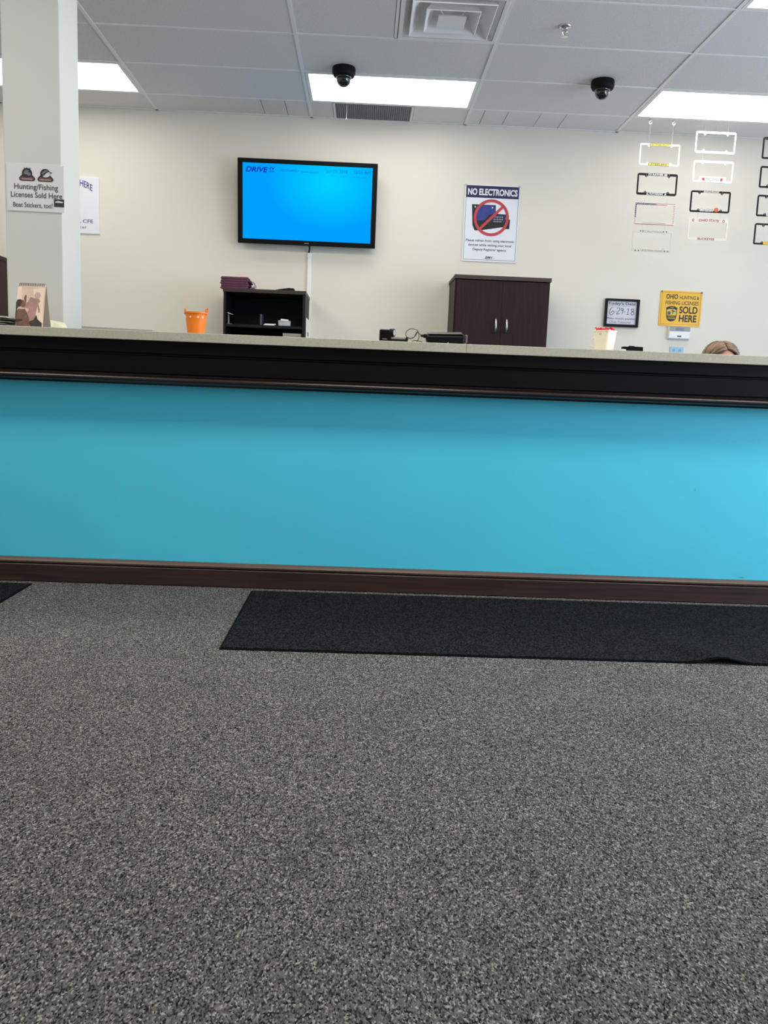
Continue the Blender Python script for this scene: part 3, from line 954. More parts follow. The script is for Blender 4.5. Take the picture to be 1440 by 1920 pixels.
for k in range(4):
    ob = MB().box(-.10, .10, -.10, .10, 0, .0275).build('paper_ream', [PAPER], bevel=.002, loc=(-.880 + .004 * (k % 2), 6.76, SHL + .0005 + .028 * k), rot=(0, 0, .02 * ((k % 3) - 1)))
    tag(ob, f"white paper ream on the lower bookcase shelf, {['lowest', 'second up', 'third up', 'topmost'][k]} of its pile", 'paper ream', 'paper reams on the lower bookcase shelf')

# ------------------------------------------------------------------ plate frames on strings
FWD, FHT = .312, .160


def plate_ring(top=.013, bot=.013, side=.0115, tabs=True, holes=True):
    W2, H2 = FWD / 2, FHT / 2
    o_ = rrect(-W2, W2, -H2, H2, .014)
    xi, zt, zb = W2 - side, H2 - top, -H2 + bot
    inner = [(-xi, zb)]

    def bump(cx, z, sgn, order):
        return [(cx + order * (-.014 if k == 0 else 0) + (-order * .0095 * math.cos(PI * k / 8)), z + sgn * (.011 * math.sin(PI * k / 8))) for k in range(9)]
    if tabs:
        for cx in (-.088, .088):
            inner += [(cx - .0095 * math.cos(PI * k / 8), zb + .0125 * math.sin(PI * k / 8)) for k in range(9)]
    inner += [(xi, zb), (xi, zt)]
    if tabs:
        for cx in (.088, -.088):
            inner += [(cx + .0095 * math.cos(PI * k / 8), zt - .0125 * math.sin(PI * k / 8)) for k in range(9)]
    inner += [(-xi, zt)]
    loops = [o_, inner]
    if holes and tabs:
        for cx in (-.088, .088):
            loops += [disc(cx, zb + .0045, .0036, 12), disc(cx, zt - .0045, .0036, 12)]
    return loops


WPL = mat('white_frame_plastic', '#f4f3f0', .4)
BPL = mat('black_frame_plastic', '#120f0e', .45, spec=.25)
CLR = mat('clear_frame_plastic', '#d9d4cb', .25)
YSTR = 6.73


def plate_frame(x, ztop, label, m, up_len, **kw):
    t = thing('license_plate_frame', label, 'license plate frame', (x, YSTR, ztop - FHT / 2), group='license plate frames hanging on strings')
    flat('border', plate_ring(**kw), -.003, .006, m, t)
    for sx in (-1, 1):
        zt = FHT / 2 - kw.get('top', .013) - .0045
        MB().tube([(sx * .088, .0, zt), (sx * .088, -.004, zt + .012), (sx * .0885, 0, FHT / 2 + up_len)], .00075, 6).build('string', STRING, t)
    return t


C1, C2, C3 = 2.197, 2.622, 3.146
G = 'x'
t = plate_frame(C1, 2.872, 'white license plate frame with yellow bars, topmost of the left hanging column', WPL, ZC - 2.872 - .035)
for z in (FHT / 2 - .0085, -FHT / 2 + .0085):
    b_ = MB().box(-.077, .077, -.0048, -.003, z - .0085, z + .0085).build('yellow_bar', [LEMON], t)
    flat('bar_outline', [rrect(-.0785, .0785, z - .0088, z + .0088, .001, 1), rrect(-.0755, .0755, z - .0072, z + .0072, .001, 1)], -.0052, .0004, INK, t)
letters('lettering', INK, t, [('PITTSBURGH', -.066, .066, FHT / 2 - .0135, FHT / 2 - .0040, .01), ('STEELERS', -.062, .062, -FHT / 2 + .0040, -FHT / 2 + .0135, .01)], -.0054)
t = plate_frame(C1, 2.655, "black license plate frame lettered I'D RATHER BE in white", BPL, .045, top=.0165, bot=.0165)
letters('lettering', WPL, t, [("I'D RATHER BE", -.073, .073, FHT / 2 - .0145, FHT / 2 - .0025, .03), ('KAYAKING', -.052, .050, -FHT / 2 + .0025, -FHT / 2 + .0145, .03)], -.0034)
for sx in (-1, 1):
    flat('printed_motif', [[(sx * .078, -FHT / 2 + .003), (sx * .056, -FHT / 2 + .003), (sx * .066, -FHT / 2 + .009), (sx * .074, -FHT / 2 + .014)]], -.0036, .0004, WPL, t)
t = plate_frame(C1, 2.435, 'license plate frame patterned like a flag with navy stars and red stripes', mat('white_gloss_frame', '#efe6dc', .4), .040)
fb = MB()
fb.box(-.154, .006, -.0040, -.003, FHT / 2 - .0135, FHT / 2 - .001).box(-.1545, -.1455, -.0040, -.003, -.030, FHT / 2 - .0135)
fb.build('navy_field', NAVY, t)
st = MB()
for k in range(10):
    st.lathe([(.0005, -.0046), (.0033, -.0045), (.0033, -.0040)], (-.146 + .0158 * k, 0, FHT / 2 - .0075), 5, axis='y')
for k in range(6):
    st.lathe([(.0005, -.0046), (.0030, -.0045), (.0030, -.0040)], (-.150, 0, FHT / 2 - .024 - .0150 * k), 5, axis='y')
st.build('white_stars', WPL, t)
rs = MB()
rs.box(.006, .154, -.0040, -.003, FHT / 2 - .0040, FHT / 2 - .0008).box(.006, .092, -.0040, -.003, FHT / 2 - .0130, FHT / 2 - .0095)
rs.box(-.154, .154, -.0040, -.003, -FHT / 2 + .0005, -FHT / 2 + .0050).box(-.09, .09, -.0040, -.003, -FHT / 2 + .0105, -FHT / 2 + .0127)
for k in range(11):
    z = FHT / 2 - .016 - .0122 * k
    rs.box(.1455, .1545, -.0040, -.003, z - .003, z + .001)
for k in range(4):
    z = -.040 - .0085 * k
    rs.box(-.1545, -.1455, -.0040, -.003, z - .0022, z + .0006)
rs.build('red_stripes', CRIMSON, t)
t = plate_frame(C1, 2.232, 'pale translucent license plate frame with grey lettering, lowest of the left hanging column', CLR, .040, top=.017, bot=.017, holes=False)
letters('lettering', GREYINK, t, [('CAUTIOUS', -.066, .066, FHT / 2 - .015, FHT / 2 - .002, .0), ('SPORTSMAN FISHING', -.082, .082, -FHT / 2 + .002, -FHT / 2 + .015, .0)], -.0034)
dd = MB()
for x_, z_ in ((-.100, FHT / 2 - .006), (-.080, FHT / 2 - .007), (.078, FHT / 2 - .007), (.104, FHT / 2 - .006), (-.130, -FHT / 2 + .007), (-.104, -FHT / 2 + .007), (.100, -FHT / 2 + .008), (.126, -FHT / 2 + .008)):
    dd.lathe([(.0005, -.0046), (.005, -.0042), (.005, -.003)], (x_, 0, z_), 10, axis='y')
dd.build('dark_dots', DARKGREY, t)

t = plate_frame(C2, 2.980, 'plain white license plate frame hanging highest, in the middle column', WPL, ZC - 2.980 - .002, top=.017, bot=.017, holes=False)
letters('lettering', GREYINK, t, [('INDIANS NATION', -.082, .082, -FHT / 2 + .0025, -FHT / 2 + .0135, -.012)], -.0034)
t = plate_frame(C2, 2.767, 'white license plate frame with a raised bottom bar between two red helmets', WPL, .040, top=.017, bot=.014, holes=False)
flat('lettered_bar', [rrect(-.104, .104, -FHT / 2 + .002, -FHT / 2 + .044, .005)], -.0045, .006, WPL, t)
letters('lettering', GREYINK, t, [('CLEVELAND', -.066, .066, FHT / 2 - .013, FHT / 2 - .004, -.012)], -.0034)
letters('lettering', DARKGREY, t, [('BROWNS', -.050, .050, -FHT / 2 + .013, -FHT / 2 + .034, -.01)], -.0050)
MB().box(-.050, .050, -.0052, -.0046, -FHT / 2 + .0095, -FHT / 2 + .0108).build('underline', DARKGREY, t)
for sx in (-1, 1):
    flat('helmet_mark', [disc(sx * .071, -FHT / 2 + .024, .0105, 18, .011), ], -.0052, .0006, REDINK, t)
    flat('helmet_guard', [[(sx * .066, -FHT / 2 + .016), (sx * .060, -FHT / 2 + .018), (sx * .060, -FHT / 2 + .010), (sx * .068, -FHT / 2 + .012)]], -.0052, .0006, REDINK, t)
t = plate_frame(C2, 2.545, 'black license plate frame with an orange ball mark on its bottom edge', BPL, .046, top=.0135, bot=.0135)
flat('lettered_bar', [[(-.060, FHT / 2 - .013), (.058, FHT / 2 - .013), (.066, FHT / 2 + .004), (-.050, FHT / 2 + .004)]], -.0045, .004, mat('cream_bar', '#d8d2c4', .4), t)
letters('lettering', DARKGREY, t, [('CLEVELAND', -.050, .054, FHT / 2 - .0105, FHT / 2 + .0015, .02, .3)], -.0050)
letters('lettering', WPL, t, [('Cavaliers', -.080, .030, -FHT / 2 + .006, -FHT / 2 + .036, .05, .3)], -.0044)
letters('lettering', GREYINK, t, [('Cavaliers', -.077, .027, -FHT / 2 + .009, -FHT / 2 + .033, .0, .3)], -.0050)
flat('ball_mark', [disc(.052, -FHT / 2 + .022, .0165, 24)], -.0054, .006, ORANGEINK, t)
t = plate_frame(C2, 2.337, 'cream license plate frame lettered OHIO STATE in dull red, lowest of the middle column', mat('cream_frame_plastic', '#e9e1d3', .35), .040, top=.026, bot=.019, tabs=False)
letters('lettering', CRIMSON, t, [('OHIO STATE', -.078, .082, FHT / 2 - .024, FHT / 2 - .005, .04, 0, .004), ('BUCKEYES', -.074, .058, -FHT / 2 + .002, -FHT / 2 + .018, .04)], -.0034)
for cx in (-.121, .118):
    flat('ring_mark', [disc(cx, FHT / 2 - .013, .009, 20, .011), disc(cx, FHT / 2 - .013, .0045, 20, .006)], -.0036, .0004, CRIMSON, t)

labs = ['black license plate frame hanging highest at the right edge of the view',
        'black license plate frame at the right edge of the view, second from the top',
        'black license plate frame at the right edge with a white mark, second from the bottom',
        'black license plate frame at the right edge with a yellow mark, lowest there']
zt3 = [2.960, 2.747, 2.535, 2.323]
for k in range(4):
    t = plate_frame(C3, zt3[k], labs[k], BPL, (ZC - zt3[k] - .002) if k == 0 else .050, tabs=k > 0)
    if k == 2:
        flat('white_mark', [rrect(-.078, -.03, -FHT / 2 + .002, -FHT / 2 + .024, .006)], -.0045, .003, PALEINK, t)
    if k == 3:
        flat('yellow_mark', [rrect(-.080, .08, -FHT / 2 + .001, -FHT / 2 + .024, .006)], -.0045, .003, mat('gold_mark', '#e2b53a', .4), t)
# ceiling hooks for the left column
for x, side in ((C1 - .09, 'left'), (C1 + .09, 'right')):
    t = thing('ceiling_hook', f'small white plastic ceiling hook, the {side} one of the pair over the first hanging column', 'hook', (x, YSTR, ZC), group='white ceiling hooks')
    MB().box(-.010, .010, -.006, .006, -.008, .001).build('clip', PALEINK, t, bevel=.001)
    MB().tube([(0.006, 0, -.006), (.0, 0, -.014)] + [(.010 * math.cos(math.radians(a_)), 0, -.025 + .011 * math.sin(math.radians(a_))) for a_ in (110, 150, 190, 230, 270, 310, 350, 385)], .0042, 8).build('hook', WHITE, t, smooth=True)
# pull cord by the grille
t = thing('pull_cord', 'thin white cord dangling beside the grey ceiling grille', 'cord', (-.21, 6.738, ZC))
MB().tube([(0, 0, .001), (.001, 0, -.05), (.0, 0, -.092)], .0012, 6).build('line', WHITE, t)
MB().lathe([(.0005, -.092), (.003, -.094), (.0036, -.104), (.0005, -.106)], n=10).build('toggle', WHITE, t)

# ------------------------------------------------------------------ things on the countertop ledge
t = thing('bucket', 'small orange plastic bucket with dotted rim on the countertop', 'bucket', (-.769, 3.885, CT))
prof = [(.0005, .0015), (.0365, .0), (.0375, .004), (.0475, .092), (.0515, .094), (.0515, .100), (.0475, .100), (.0455, .092), (.0355, .006), (.0005, .005)]
MB().lathe(prof, n=40).build('pail', ORANGE, t, smooth=False)
for an in (-170, -10):
    a_ = math.radians(an)
    e = MB()
    ca, sa = math.cos(a_), math.sin(a_)
    e.box(-.009, .009, -.003, .003, -.006, .016)
    e.lathe([(.009, -.003), (.009, .003), (.0005, .003)], (0, 0, .014), 12, axis='y')
    e.build('handle_lug', ORANGE, t, loc=(.049 * ca, .049 * sa, .096), rot=(0, 0, a_ + PI / 2))
    MB().lathe([(.0005, -.0046), (.004, -.004), (.004, -.002)], (0, 0, .010), 10, axis='y').build('red_rivet', RED, t, loc=(.049 * ca, .049 * sa, .096), rot=(0, 0, a_ + PI / 2 if an > -90 else a_ - PI / 2))
for an in (-150, -112, -68, -40):
    a_ = math.radians(an)
    MB().lathe([(.0005, -.0475), (.0042, -.0472), (.0045, -.044)], (0, 0, .077), 10, axis='y').build('pale_dot', MILKY, t, rot=(0, 0, a_ + PI / 2))

# milky tub with sweets
t = thing('tub', 'milky white tub with side loop handle holding red wrapped sweets', 'tub', (1.088, 3.89, CT), (0, 0, math.radians(-48)))
c = MB()
vs, fs = [], []
rings = [(.0315, .0005), (.033, .003), (.0405, .088), (.043, .089), (.043, .094), (.0395, .094), (.031, .006)]
n_ = 0
for r_, z_ in rings:
    rr = rrect(-r_, r_, -r_, r_, r_ * .35, 4)
    n_ = len(rr)
    vs += [(x_, y_, z_) for x_, y_ in rr]
for i_ in range(len(rings) - 1):
    for k in range(n_):
        fs.append((i_ * n_ + k, i_ * n_ + (k + 1) % n_, (i_ + 1) * n_ + (k + 1) % n_, (i_ + 1) * n_ + k))
fs += [tuple(range(n_ - 1, -1, -1)), tuple((len(rings) - 1) * n_ + k for k in range(n_))]
c.add(vs, fs).build('body', MILKY, t)
MB().tube(smooth_path([(-.0385, -.012, .062), (-.050, -.016, .062), (-.060, -.018, .048), (-.058, -.018, .030), (-.046, -.016, .022), (-.0335, -.012, .026)]), .0022, 8).build('loop_handle', MILKY, t, smooth=True)
MB().lathe([(.0005, -.0425), (.004, -.042), (.0045, -.039)], (.0, 0, .078), 10, axis='y').build('rivet', PALEINK, t)
for k, (dx, dy, rz) in enumerate(((-.032, -.012, .4), (-.010, -.022, -.5), (.006, .004, .9), (.020, -.016, .1), (-.020, .020, -.2), (.026, .014, .7))):
    c = MB()
    c.lathe([(.0005, -.008), (.004, -.0075), (.0062, -.004), (.0062, .004), (.004, .0075), (.0005, .008)], (0, 0, 0), 10, axis='x')
    for sx in (-1, 1):
        for q_ in range(5):
            a_ = 2 * PI * q_ / 5
            c.add([(sx * .0075, 0, 0), (sx * .0155, .0055 * math.cos(a_), .0055 * math.sin(a_)), (sx * .0145, .0055 * math.cos(a_ + 1.1), .0055 * math.sin(a_ + 1.1))], [(0, 1, 2)])
    ca, sa = math.cos(math.radians(-48)), math.sin(math.radians(-48))
    ob = c.build('wrapped_sweet', RED, loc=(1.088 + dx * ca - dy * sa, 3.89 + dx * sa + dy * ca, CT + .0985 + .002 * (k % 3)), rot=(.3 * k, .5 - .3 * (k % 4), rz))
    tag(ob, 'small red wrapped sweet heaped on top of the milky tub', 'sweet', 'red wrapped sweets in the milky tub')
t = thing('candy_tray', 'clear shallow tray under the red sweets inside the milky tub rim', 'tray', (1.088, 3.89, CT + .0865), (0, 0, math.radians(-48)))
MB().box(-.036, .036, -.036, .036, 0, .003).build('plate', MILKY, t, bevel=.001)

# black dial device
t = thing('desktop_device', 'small upright black desk device with pale round dial and low tray', 'device', (.122, 3.87, CT))
MB().box(-.064, -.010, -.03, .03, .004, .057).build('head', BLACKP, t, bevel=.005)
MB().box(-.064, -.050, -.028, .028, 0, .006).box(-.026, -.012, -.028, .028, 0, .006).build('feet', BLACKM, t)
MB().lathe([(.0005, -.016), (.017, -.016), (.0185, -.012), (.0185, .004), (.0005, .004)], (0, 0, 0), 24, axis='y').build('dial_housing', BLACKP, t, loc=(-.012, -.016, .043), rot=(0, 0, math.radians(62)))
MB().lathe([(.0005, -.0185), (.0115, -.018), (.0125, -.0155)], (0, 0, 0), 20, axis='y').build('dial_face', mat('pale_dial', '#a3a9b6', .4), t, loc=(-.012, -.016, .043), rot=(0, 0, math.radians(62)))
MB().box(-.018, .064, -.03, .03, .0, .016).box(.055, .064, -.03, .03, .016, .026).build('tray', BLACKP, t, bevel=.002)
MB().box(-.012, .054, -.027, .025, .0165, .024).build('card_stack', mat('tray_card', '#8e8377', .5, var=.3, scale=60), t)
letters('maker_mark', PALEINK, t, [('VeriFone', -.050, -.030, .012, .017)], -.0305)

# card terminal
t = thing('card_terminal', 'long low black card terminal with rounded ends lying on the countertop', 'card terminal', (.356, 3.88, CT))
b_ = MB()
for (x0, x1, z0, z1, yy) in ((-.09, .088, .004, .046, .045),):
    b_.hexa([(-.084, -yy, .003), (.085, -yy, .003), (.085, yy, .003), (-.084, yy, .003)], [(-.092, -yy, .040), (.090, -yy, .044), (.090, yy, .060), (-.088, yy, .052)])
b_.build('case', BLACKP, t, bevel=.014, segs=4)
MB().hexa([(-.08, -.040, .0435), (.078, -.040, .0475), (.078, .040, .061), (-.08, .040, .0535)], [(-.078, -.038, .0455), (.076, -.038, .0495), (.076, .038, .063), (-.078, .038, .0555)]).build('screen_pad', mat('dark_glass', '#0c0d10', .35, spec=.3), t)
MB().box(.088, .099, -.030, .03, .010, .048).build('end_cap', mat('dark_grey_plastic', '#56585b', .4), t, bevel=.004)
MB().lathe([(.005, -.112), (.006, -.100), (.009, -.098), (.009, -.080)], (0, -.02, .036), 12, axis='x').build('cable_plug', BLACKP, t)
MB().box(.082, .088, -.035, .035, 0, .005).box(-.08, -.07, -.035, .035, 0, .005).build('feet', GREYP, t)
MB().box(.008, .013, -.0462, -.0440, .0, .010).build('pale_tab', PALEINK, t)

t = thing('cable', 'thin black cable looping between the dial device and card terminal', 'cable', (0, 3.86, CT))


path = [(.187, .0, .018), (.192, -.012, .022), (.205, -.018, .022), (.219, -.016, .034), (.2295, -.008, .055), (.222, 0, .062), (.205, .004, .0655), (.190, .004, .062), (.1775, 0, .049), (.1765, -.004, .036), (.184, -.006, .026), (.200, -.008, .0225)]
MB().tube(smooth_path([(x_, y_, z_) for x_, y_, z_ in path]), .0014, 8).build('loop', BLACKP, t, smooth=True)
MB().tube(smooth_path([(.200, -.008, .0225), (.215, -.006, .030), (.226, .0, .052), (.236, .0, .046), (.246, .0, .039)]), .0014, 8).build('plug_run', BLACKP, t, smooth=True)
MB().tube(smooth_path([(.229, -.01, .056), (.2355, -.012, .040), (.234, -.012, .022), (.223, -.016, .004), (.210, -.01, .0018), (.203, -.02, .004), (.210, -.03, .0105), (.229, -.028, .012), (.248, -.024, .008), (.262, -.018, .0018)]), .0014, 8).build('counter_run', BLACKP, t, smooth=True)

# small black stapler-like gadget at the right
t = thing('stapler', 'small black boxy gadget with notched left end on the countertop', 'stapler', (1.212, 3.87, CT))
MB().box(-.046, .046, -.018, .018, .0, .006).build('base', BLACKM, t, bevel=.001)
MB().hexa([(-.014, -.017, .006), (.046, -.017, .006), (.046, .017, .006), (-.014, .017, .006)], [(-.012, -.016, .027), (.044, -.016, .026), (.044, .016, .026), (-.012, .016, .027)]).build('body', BLACKP, t, bevel=.002)
MB().box(-.046, -.010, -.016, .016, .015, .025).box(-.032, -.012, -.014, .014, .006, .016).build('jaw', BLACKP, t, bevel=.001)
MB().box(-.0455, -.034, -.0175, .016, .0062, .0125).build('paper_slip', PAPER, t)
MB().hexa([(-.020, -.010, .024), (.010, -.010, .025), (.010, .010, .025), (-.020, .010, .024)], [(-.014, -.008, .030), (.006, -.008, .029), (.006, .008, .029), (-.014, .008, .030)]).build('button', BLACKM, t)

# grey tray beside the column
t = thing('document_tray', 'flat thin grey tray on the ledge between column and orange bucket', 'tray', (-1.092, 3.88, CT))
MB().box(-.155, .150, -.09, .09, 0, .004).build('base', GREYP, t)
r_ = MB()
r_.hexa([(-.157, -.092, 0), (.152, -.092, 0), (.152, -.088, 0), (-.157, -.088, 0)], [(-.157, -.092, .014), (.152, -.092, .009), (.152, -.088, .009), (-.157, -.088, .014)])
r_.box(-.157, .152, .088, .092, 0, .011).box(-.157, -.153, -.088, .088, 0, .013).box(.148, .152, -.088, .088, 0, .009)
r_.build('rim', GREYP, t, bevel=.001)

# desk calendar
t = thing('desk_calendar', 'tent-shaped desk calendar with sepia photo of two people, before the column', 'calendar', (-1.497, 3.86, CT))
wc = .0595
A_, B_, P_ = -.022, .085, (.028, .192)
th = .0025
prof_f = [(A_, 0), (A_ + th, 0), (P_[0] + th, P_[1]), (P_[0], P_[1])]
MB().extrude_x(prof_f, -wc, wc).build('front_page', CLOCKB, t)
MB().extrude_x([(B_ - th, 0), (B_, 0), (P_[0] + .010, P_[1] - .004), (P_[0] + .010 - th, P_[1] - .004)], -wc, wc).build('back_board', mat('grey_board', '#b5b0a8', .7), t)
MB().extrude_x([(A_, .0005), (B_ - .003, .0005), (B_ - .003, .002), (A_, .002)], -wc + .002, wc - .002).build('base_board', mat('grey_board_inside', '#a8a49c', .7), t)
sp_ = MB()
for k in range(15):
    x_ = -wc + .006 + (2 * wc - .012) * k / 14
    sp_.tube([(x_, P_[0] + .005 + .008 * math.cos(q_ * PI / 4), P_[1] - .002 + .008 * math.sin(q_ * PI / 4)) for q_ in range(8)], .0009, 5, closed=True)
sp_.build('spiral_binding', BLACKP, t)
slope = (P_[0] - A_) / P_[1]
Lc = layout(2 * wc, .192, (345, 140), (800, 150), (270, 880))


def onpage(name, pts, m, lift):
    ob = flat(name, [[(x_, z_ + .096) for x_, z_ in [Lc(*p) for p in pts]]], 0, .0003, m, t)
    for v in ob.data.vertices:
        v.co.y += A_ + slope * v.co.z - lift
    return ob


onpage('pale_sky', [(585, 225), (790, 200), (770, 330), (745, 500), (730, 800), (620, 780), (610, 480), (600, 330)], PEACH, .0004)
onpage('pale_sky', [(330, 190), (400, 180), (390, 400), (310, 400)], PEACH, .0004)
onpage('picture_figure', [(600, 380), (640, 370), (690, 400), (700, 440), (670, 470), (690, 560), (690, 620), (665, 630), (655, 520), (640, 560), (620, 640), (600, 730), (540, 770), (490, 850), (470, 640), (510, 560), (430, 540), (440, 480), (500, 440), (540, 360)], SKINL, .0008)
onpage('picture_figure', [(610, 320), (640, 275), (700, 280), (715, 330), (690, 385), (640, 390), (610, 360)], mat('pale_rose_print', '#c2a39b', .5), .0010)
onpage('picture_figure', [(300, 600), (340, 560), (390, 570), (440, 560), (470, 620), (500, 700), (510, 860), (290, 860), (290, 740)], SKINP, .0012)
onpage('picture_figure', [(370, 430), (420, 410), (440, 460), (430, 380), (460, 320), (475, 330), (465, 420), (450, 500), (420, 540), (380, 530)], SKINP, .0014)
onpage('picture_figure', [(295, 460), (320, 410), (370, 398), (400, 420), (385, 470), (370, 520), (330, 530), (310, 560), (300, 640), (285, 740), (278, 870), (275, 700), (290, 560)], SILH, .0016)
onpage('picture_figure', [(500, 780), (580, 750), (630, 660), (650, 740), (715, 800), (715, 880), (520, 870)], SILH, .0014)
onpage('picture_figure', [(285, 740), (390, 735), (400, 765), (285, 790)], SILH, .0018)

# yellow notes leaning on the column
for k in range(3):
    ob = MB().hexa([(-.040, -.028, 0), (.040, -.028, 0), (.040, -.026, 0), (-.040, -.026, 0)], [(-.052, .022, .046), (.012, .022, .036), (.012, .0235, .035), (-.052, .0235, .045)]).build('note_sheet', [NOTE, PAPER, PAPER][k], None, loc=(-1.398 - .008 * k, 3.958 + .010 * k, CT + .0005), rot=(0, 0, math.radians(4 - 2 * k)))
    tag(ob, ['pale yellow note leaning before the column, front of three', 'white note leaning before the column, middle of three', 'white note leaning before the column, hindmost of three'][k], 'note', 'notes leaning at the foot of the column')

# magazines at the left end
mz = [(CREAMP, .010, 'cream-covered brochure, topmost of the pile left of the calendar'), (DARKP, .009, 'dark brochure just under the cream one, left of the calendar'),
      (GREENP, .010, 'greenish brochure in the middle of the pile left of the calendar'), (mat('grey_print', '#7b7f80', .35, var=.6, scale=25), .008, 'grey brochure second from the bottom of the pile left of the calendar'),
      (DARKP, .008, 'dark brochure at the bottom of the pile left of the calendar')]
z = CT + .0006
for k in range(4, -1, -1):
    m_, h_, lab = mz[k]
    c = MB()
    n_ = 10
    vs, fs = [], []
    for lay in (0, 1):
        for i_ in range(n_ + 1):
            u = i_ / n_
            zc = (0 if lay == 0 else h_ - .0012) - (0.0035 * u ** 2 * (1 if k < 4 and lay else 0))
            for y_ in (-.09, .09):
                vs.append((-.13 + .26 * u, y_, zc))
    N = 2 * (n_ + 1)
    for i_ in range(n_):
        fs.append((i_ * 2, i_ * 2 + 1, i_ * 2 + 3, i_ * 2 + 2))
        fs.append((N + i_ * 2, N + i_ * 2 + 2, N + i_ * 2 + 3, N + i_ * 2 + 1))
        fs.append((i_ * 2, i_ * 2 + 2, N + i_ * 2 + 2, N + i_ * 2))
        fs.append((i_ * 2 + 1, N + i_ * 2 + 1, N + i_ * 2 + 3, i_ * 2 + 3))
    fs += [(0, N, N + 1, 1), (2 * n_, 2 * n_ + 1, N + 2 * n_ + 1, N + 2 * n_)]
    ob = c.add(vs, fs).build('brochure', m_, None, loc=(-1.700 + .012 * ((k * 2) % 3 - 1), 3.885 + .004 * (k % 2), z), rot=(0, 0, math.radians([2, -3, 1.5, -1, 2][k])))
    tag(ob, lab, 'brochure', 'brochures piled at the left end of the ledge')
    z += h_ + .0006

# ------------------------------------------------------------------ seated clerk behind the counter
HX, HY = 1.884, 4.50
P = thing('person', 'person with light brown parted hair sitting behind the counter, only head top showing', 'person', (HX, HY + .10, 0))


def skin_mesh(name, verts, edges, radii, mats_, parent, root=0, sub=2, extra=None, voxel=None):
    me = bpy.data.meshes.new(name)
    me.from_pydata(verts, edges, [])
    ob = link(name, me, parent)
    me.materials.append(mats_)
    md = ob.modifiers.new('skin', 'SKIN')
    md.use_smooth_shade = True
    for i_, v in enumerate(me.skin_vertices[0].data):
        r_ = radii[i_]
        v.radius = r_ if isinstance(r_, tuple) else (r_, r_)
        v.use_root = (i_ == root)
    sb = ob.modifiers.new('sub', 'SUBSURF')
    sb.levels = sb.render_levels = sub
    bpy.context.view_layer.update()
    me2 = bpy.data.meshes.new_from_object(ob.evaluated_get(bpy.context.evaluated_depsgraph_get()))
    ob.modifiers.clear()
    ob.data = me2
    if extra or voxel:
        bm = bmesh.new()
        bm.from_mesh(me2)
        bad = [f for e_ in bm.edges if len(e_.link_faces) > 2 for f in e_.link_faces]
        bmesh.ops.delete(bm, geom=list(set(bad)), context='FACES')
        bmesh.ops.holes_fill(bm, edges=[e_ for e_ in bm.edges if len(e_.link_faces) == 1], sides=0)
        bmesh.ops.recalc_face_normals(bm, faces=bm.faces)
        for e_ in (extra or []):
            e_(bm)
        bm.to_mesh(me2)
        bm.free()
        if voxel:
            rm = ob.modifiers.new('remesh', 'REMESH')
            rm.mode, rm.voxel_size, rm.use_smooth_shade = 'VOXEL', voxel, True
            sm = ob.modifiers.new('smooth', 'SMOOTH')
            sm.factor, sm.iterations = .5, 3
            bpy.context.view_layer.update()
            me2 = bpy.data.meshes.new_from_object(ob.evaluated_get(bpy.context.evaluated_depsgraph_get()))
            ob.modifiers.clear()
            ob.data = me2
            bm = bmesh.new()
            bm.from_mesh(me2)
            seen, best = set(), []
            for v0 in bm.verts:
                if v0 in seen:
                    continue
                seen.add(v0)
                st_, isl = [v0], [v0]
                while st_:
                    for e_ in st_.pop().link_edges:
                        for v1 in e_.verts:
                            if v1 not in seen:
                                seen.add(v1)
                                st_.append(v1)
                                isl.append(v1)
                if len(isl) > len(best):
                    best = isl
            print('ISLANDS', len(best), len(seen))
            keep = set(best)
            bmesh.ops.delete(bm, geom=[v for v in bm.verts if v not in keep], context='VERTS')
            bm.to_mesh(me2)
            bm.free()
            me2.polygons.foreach_set('use_smooth', [True] * len(me2.polygons))
    me2.materials.clear()
    me2.materials.append(mats_)
    return ob


V, Ed, Rr = [], [], []


def node(p, r, par=None):
    V.append(p)
    Rr.append(r)
    if par is not None:
        Ed.append((par, len(V) - 1))
    return len(V) - 1


# local frame: origin on the floor below the spine, clerk faces -y (towards the counter)
pel = node((0, .10, .52), (.15, .11))
wst = node((0, .09, .66), (.125, .095), pel)
chs = node((0, .06, .83), (.145, .105), wst)
ush = node((0, .04, .93), (.10, .07), chs)
nk0 = node((0, .015, .985), (.054, .054), ush)
nk1 = node((0, -.030, 1.045), (.050, .052), nk0)
nk2 = node((0, -.062, 1.105), (.050, .054), nk1)
node((0, -.085, 1.165), (.045, .05), nk2)
arm_ends = []
for s_ in (-1, 1):
    sh_ = node((s_ * .165, .04, .90), .055, ush)
    el = node((s_ * .215, .02, .66), .042, sh_)
    wr = node((s_ * .13, -.20, .635), .026, el)
    pm_ = node((s_ * .118, -.265, .628), (.034, .017), wr)
    for k, (dx, ln) in enumerate(((-.027, .070), (-.009, .080), (.009, .076), (.026, .060))):
        f0 = node((s_ * .118 + dx, -.305, .630), .0095, pm_)
        f1 = node((s_ * .118 + dx * 1.1, -.305 - ln * .5, .626), .0088, f0)
        node((s_ * .118 + dx * 1.1, -.305 - ln * .95, .606), .0078, f1)
    th0 = node((s_ * .088, -.245, .622), .012, pm_)
    th1 = node((s_ * .068, -.275, .614), .0105, th0)
    node((s_ * .060, -.305, .608), .009, th1)
    hp = node((s_ * .09, .06, .50), .088, pel)
    kn = node((s_ * .11, -.37, .50), .062, hp)
    an_ = node((s_ * .11, -.30, .10), .040, kn)
    node((s_ * .12, -.43, .045), (.040, .035), an_)


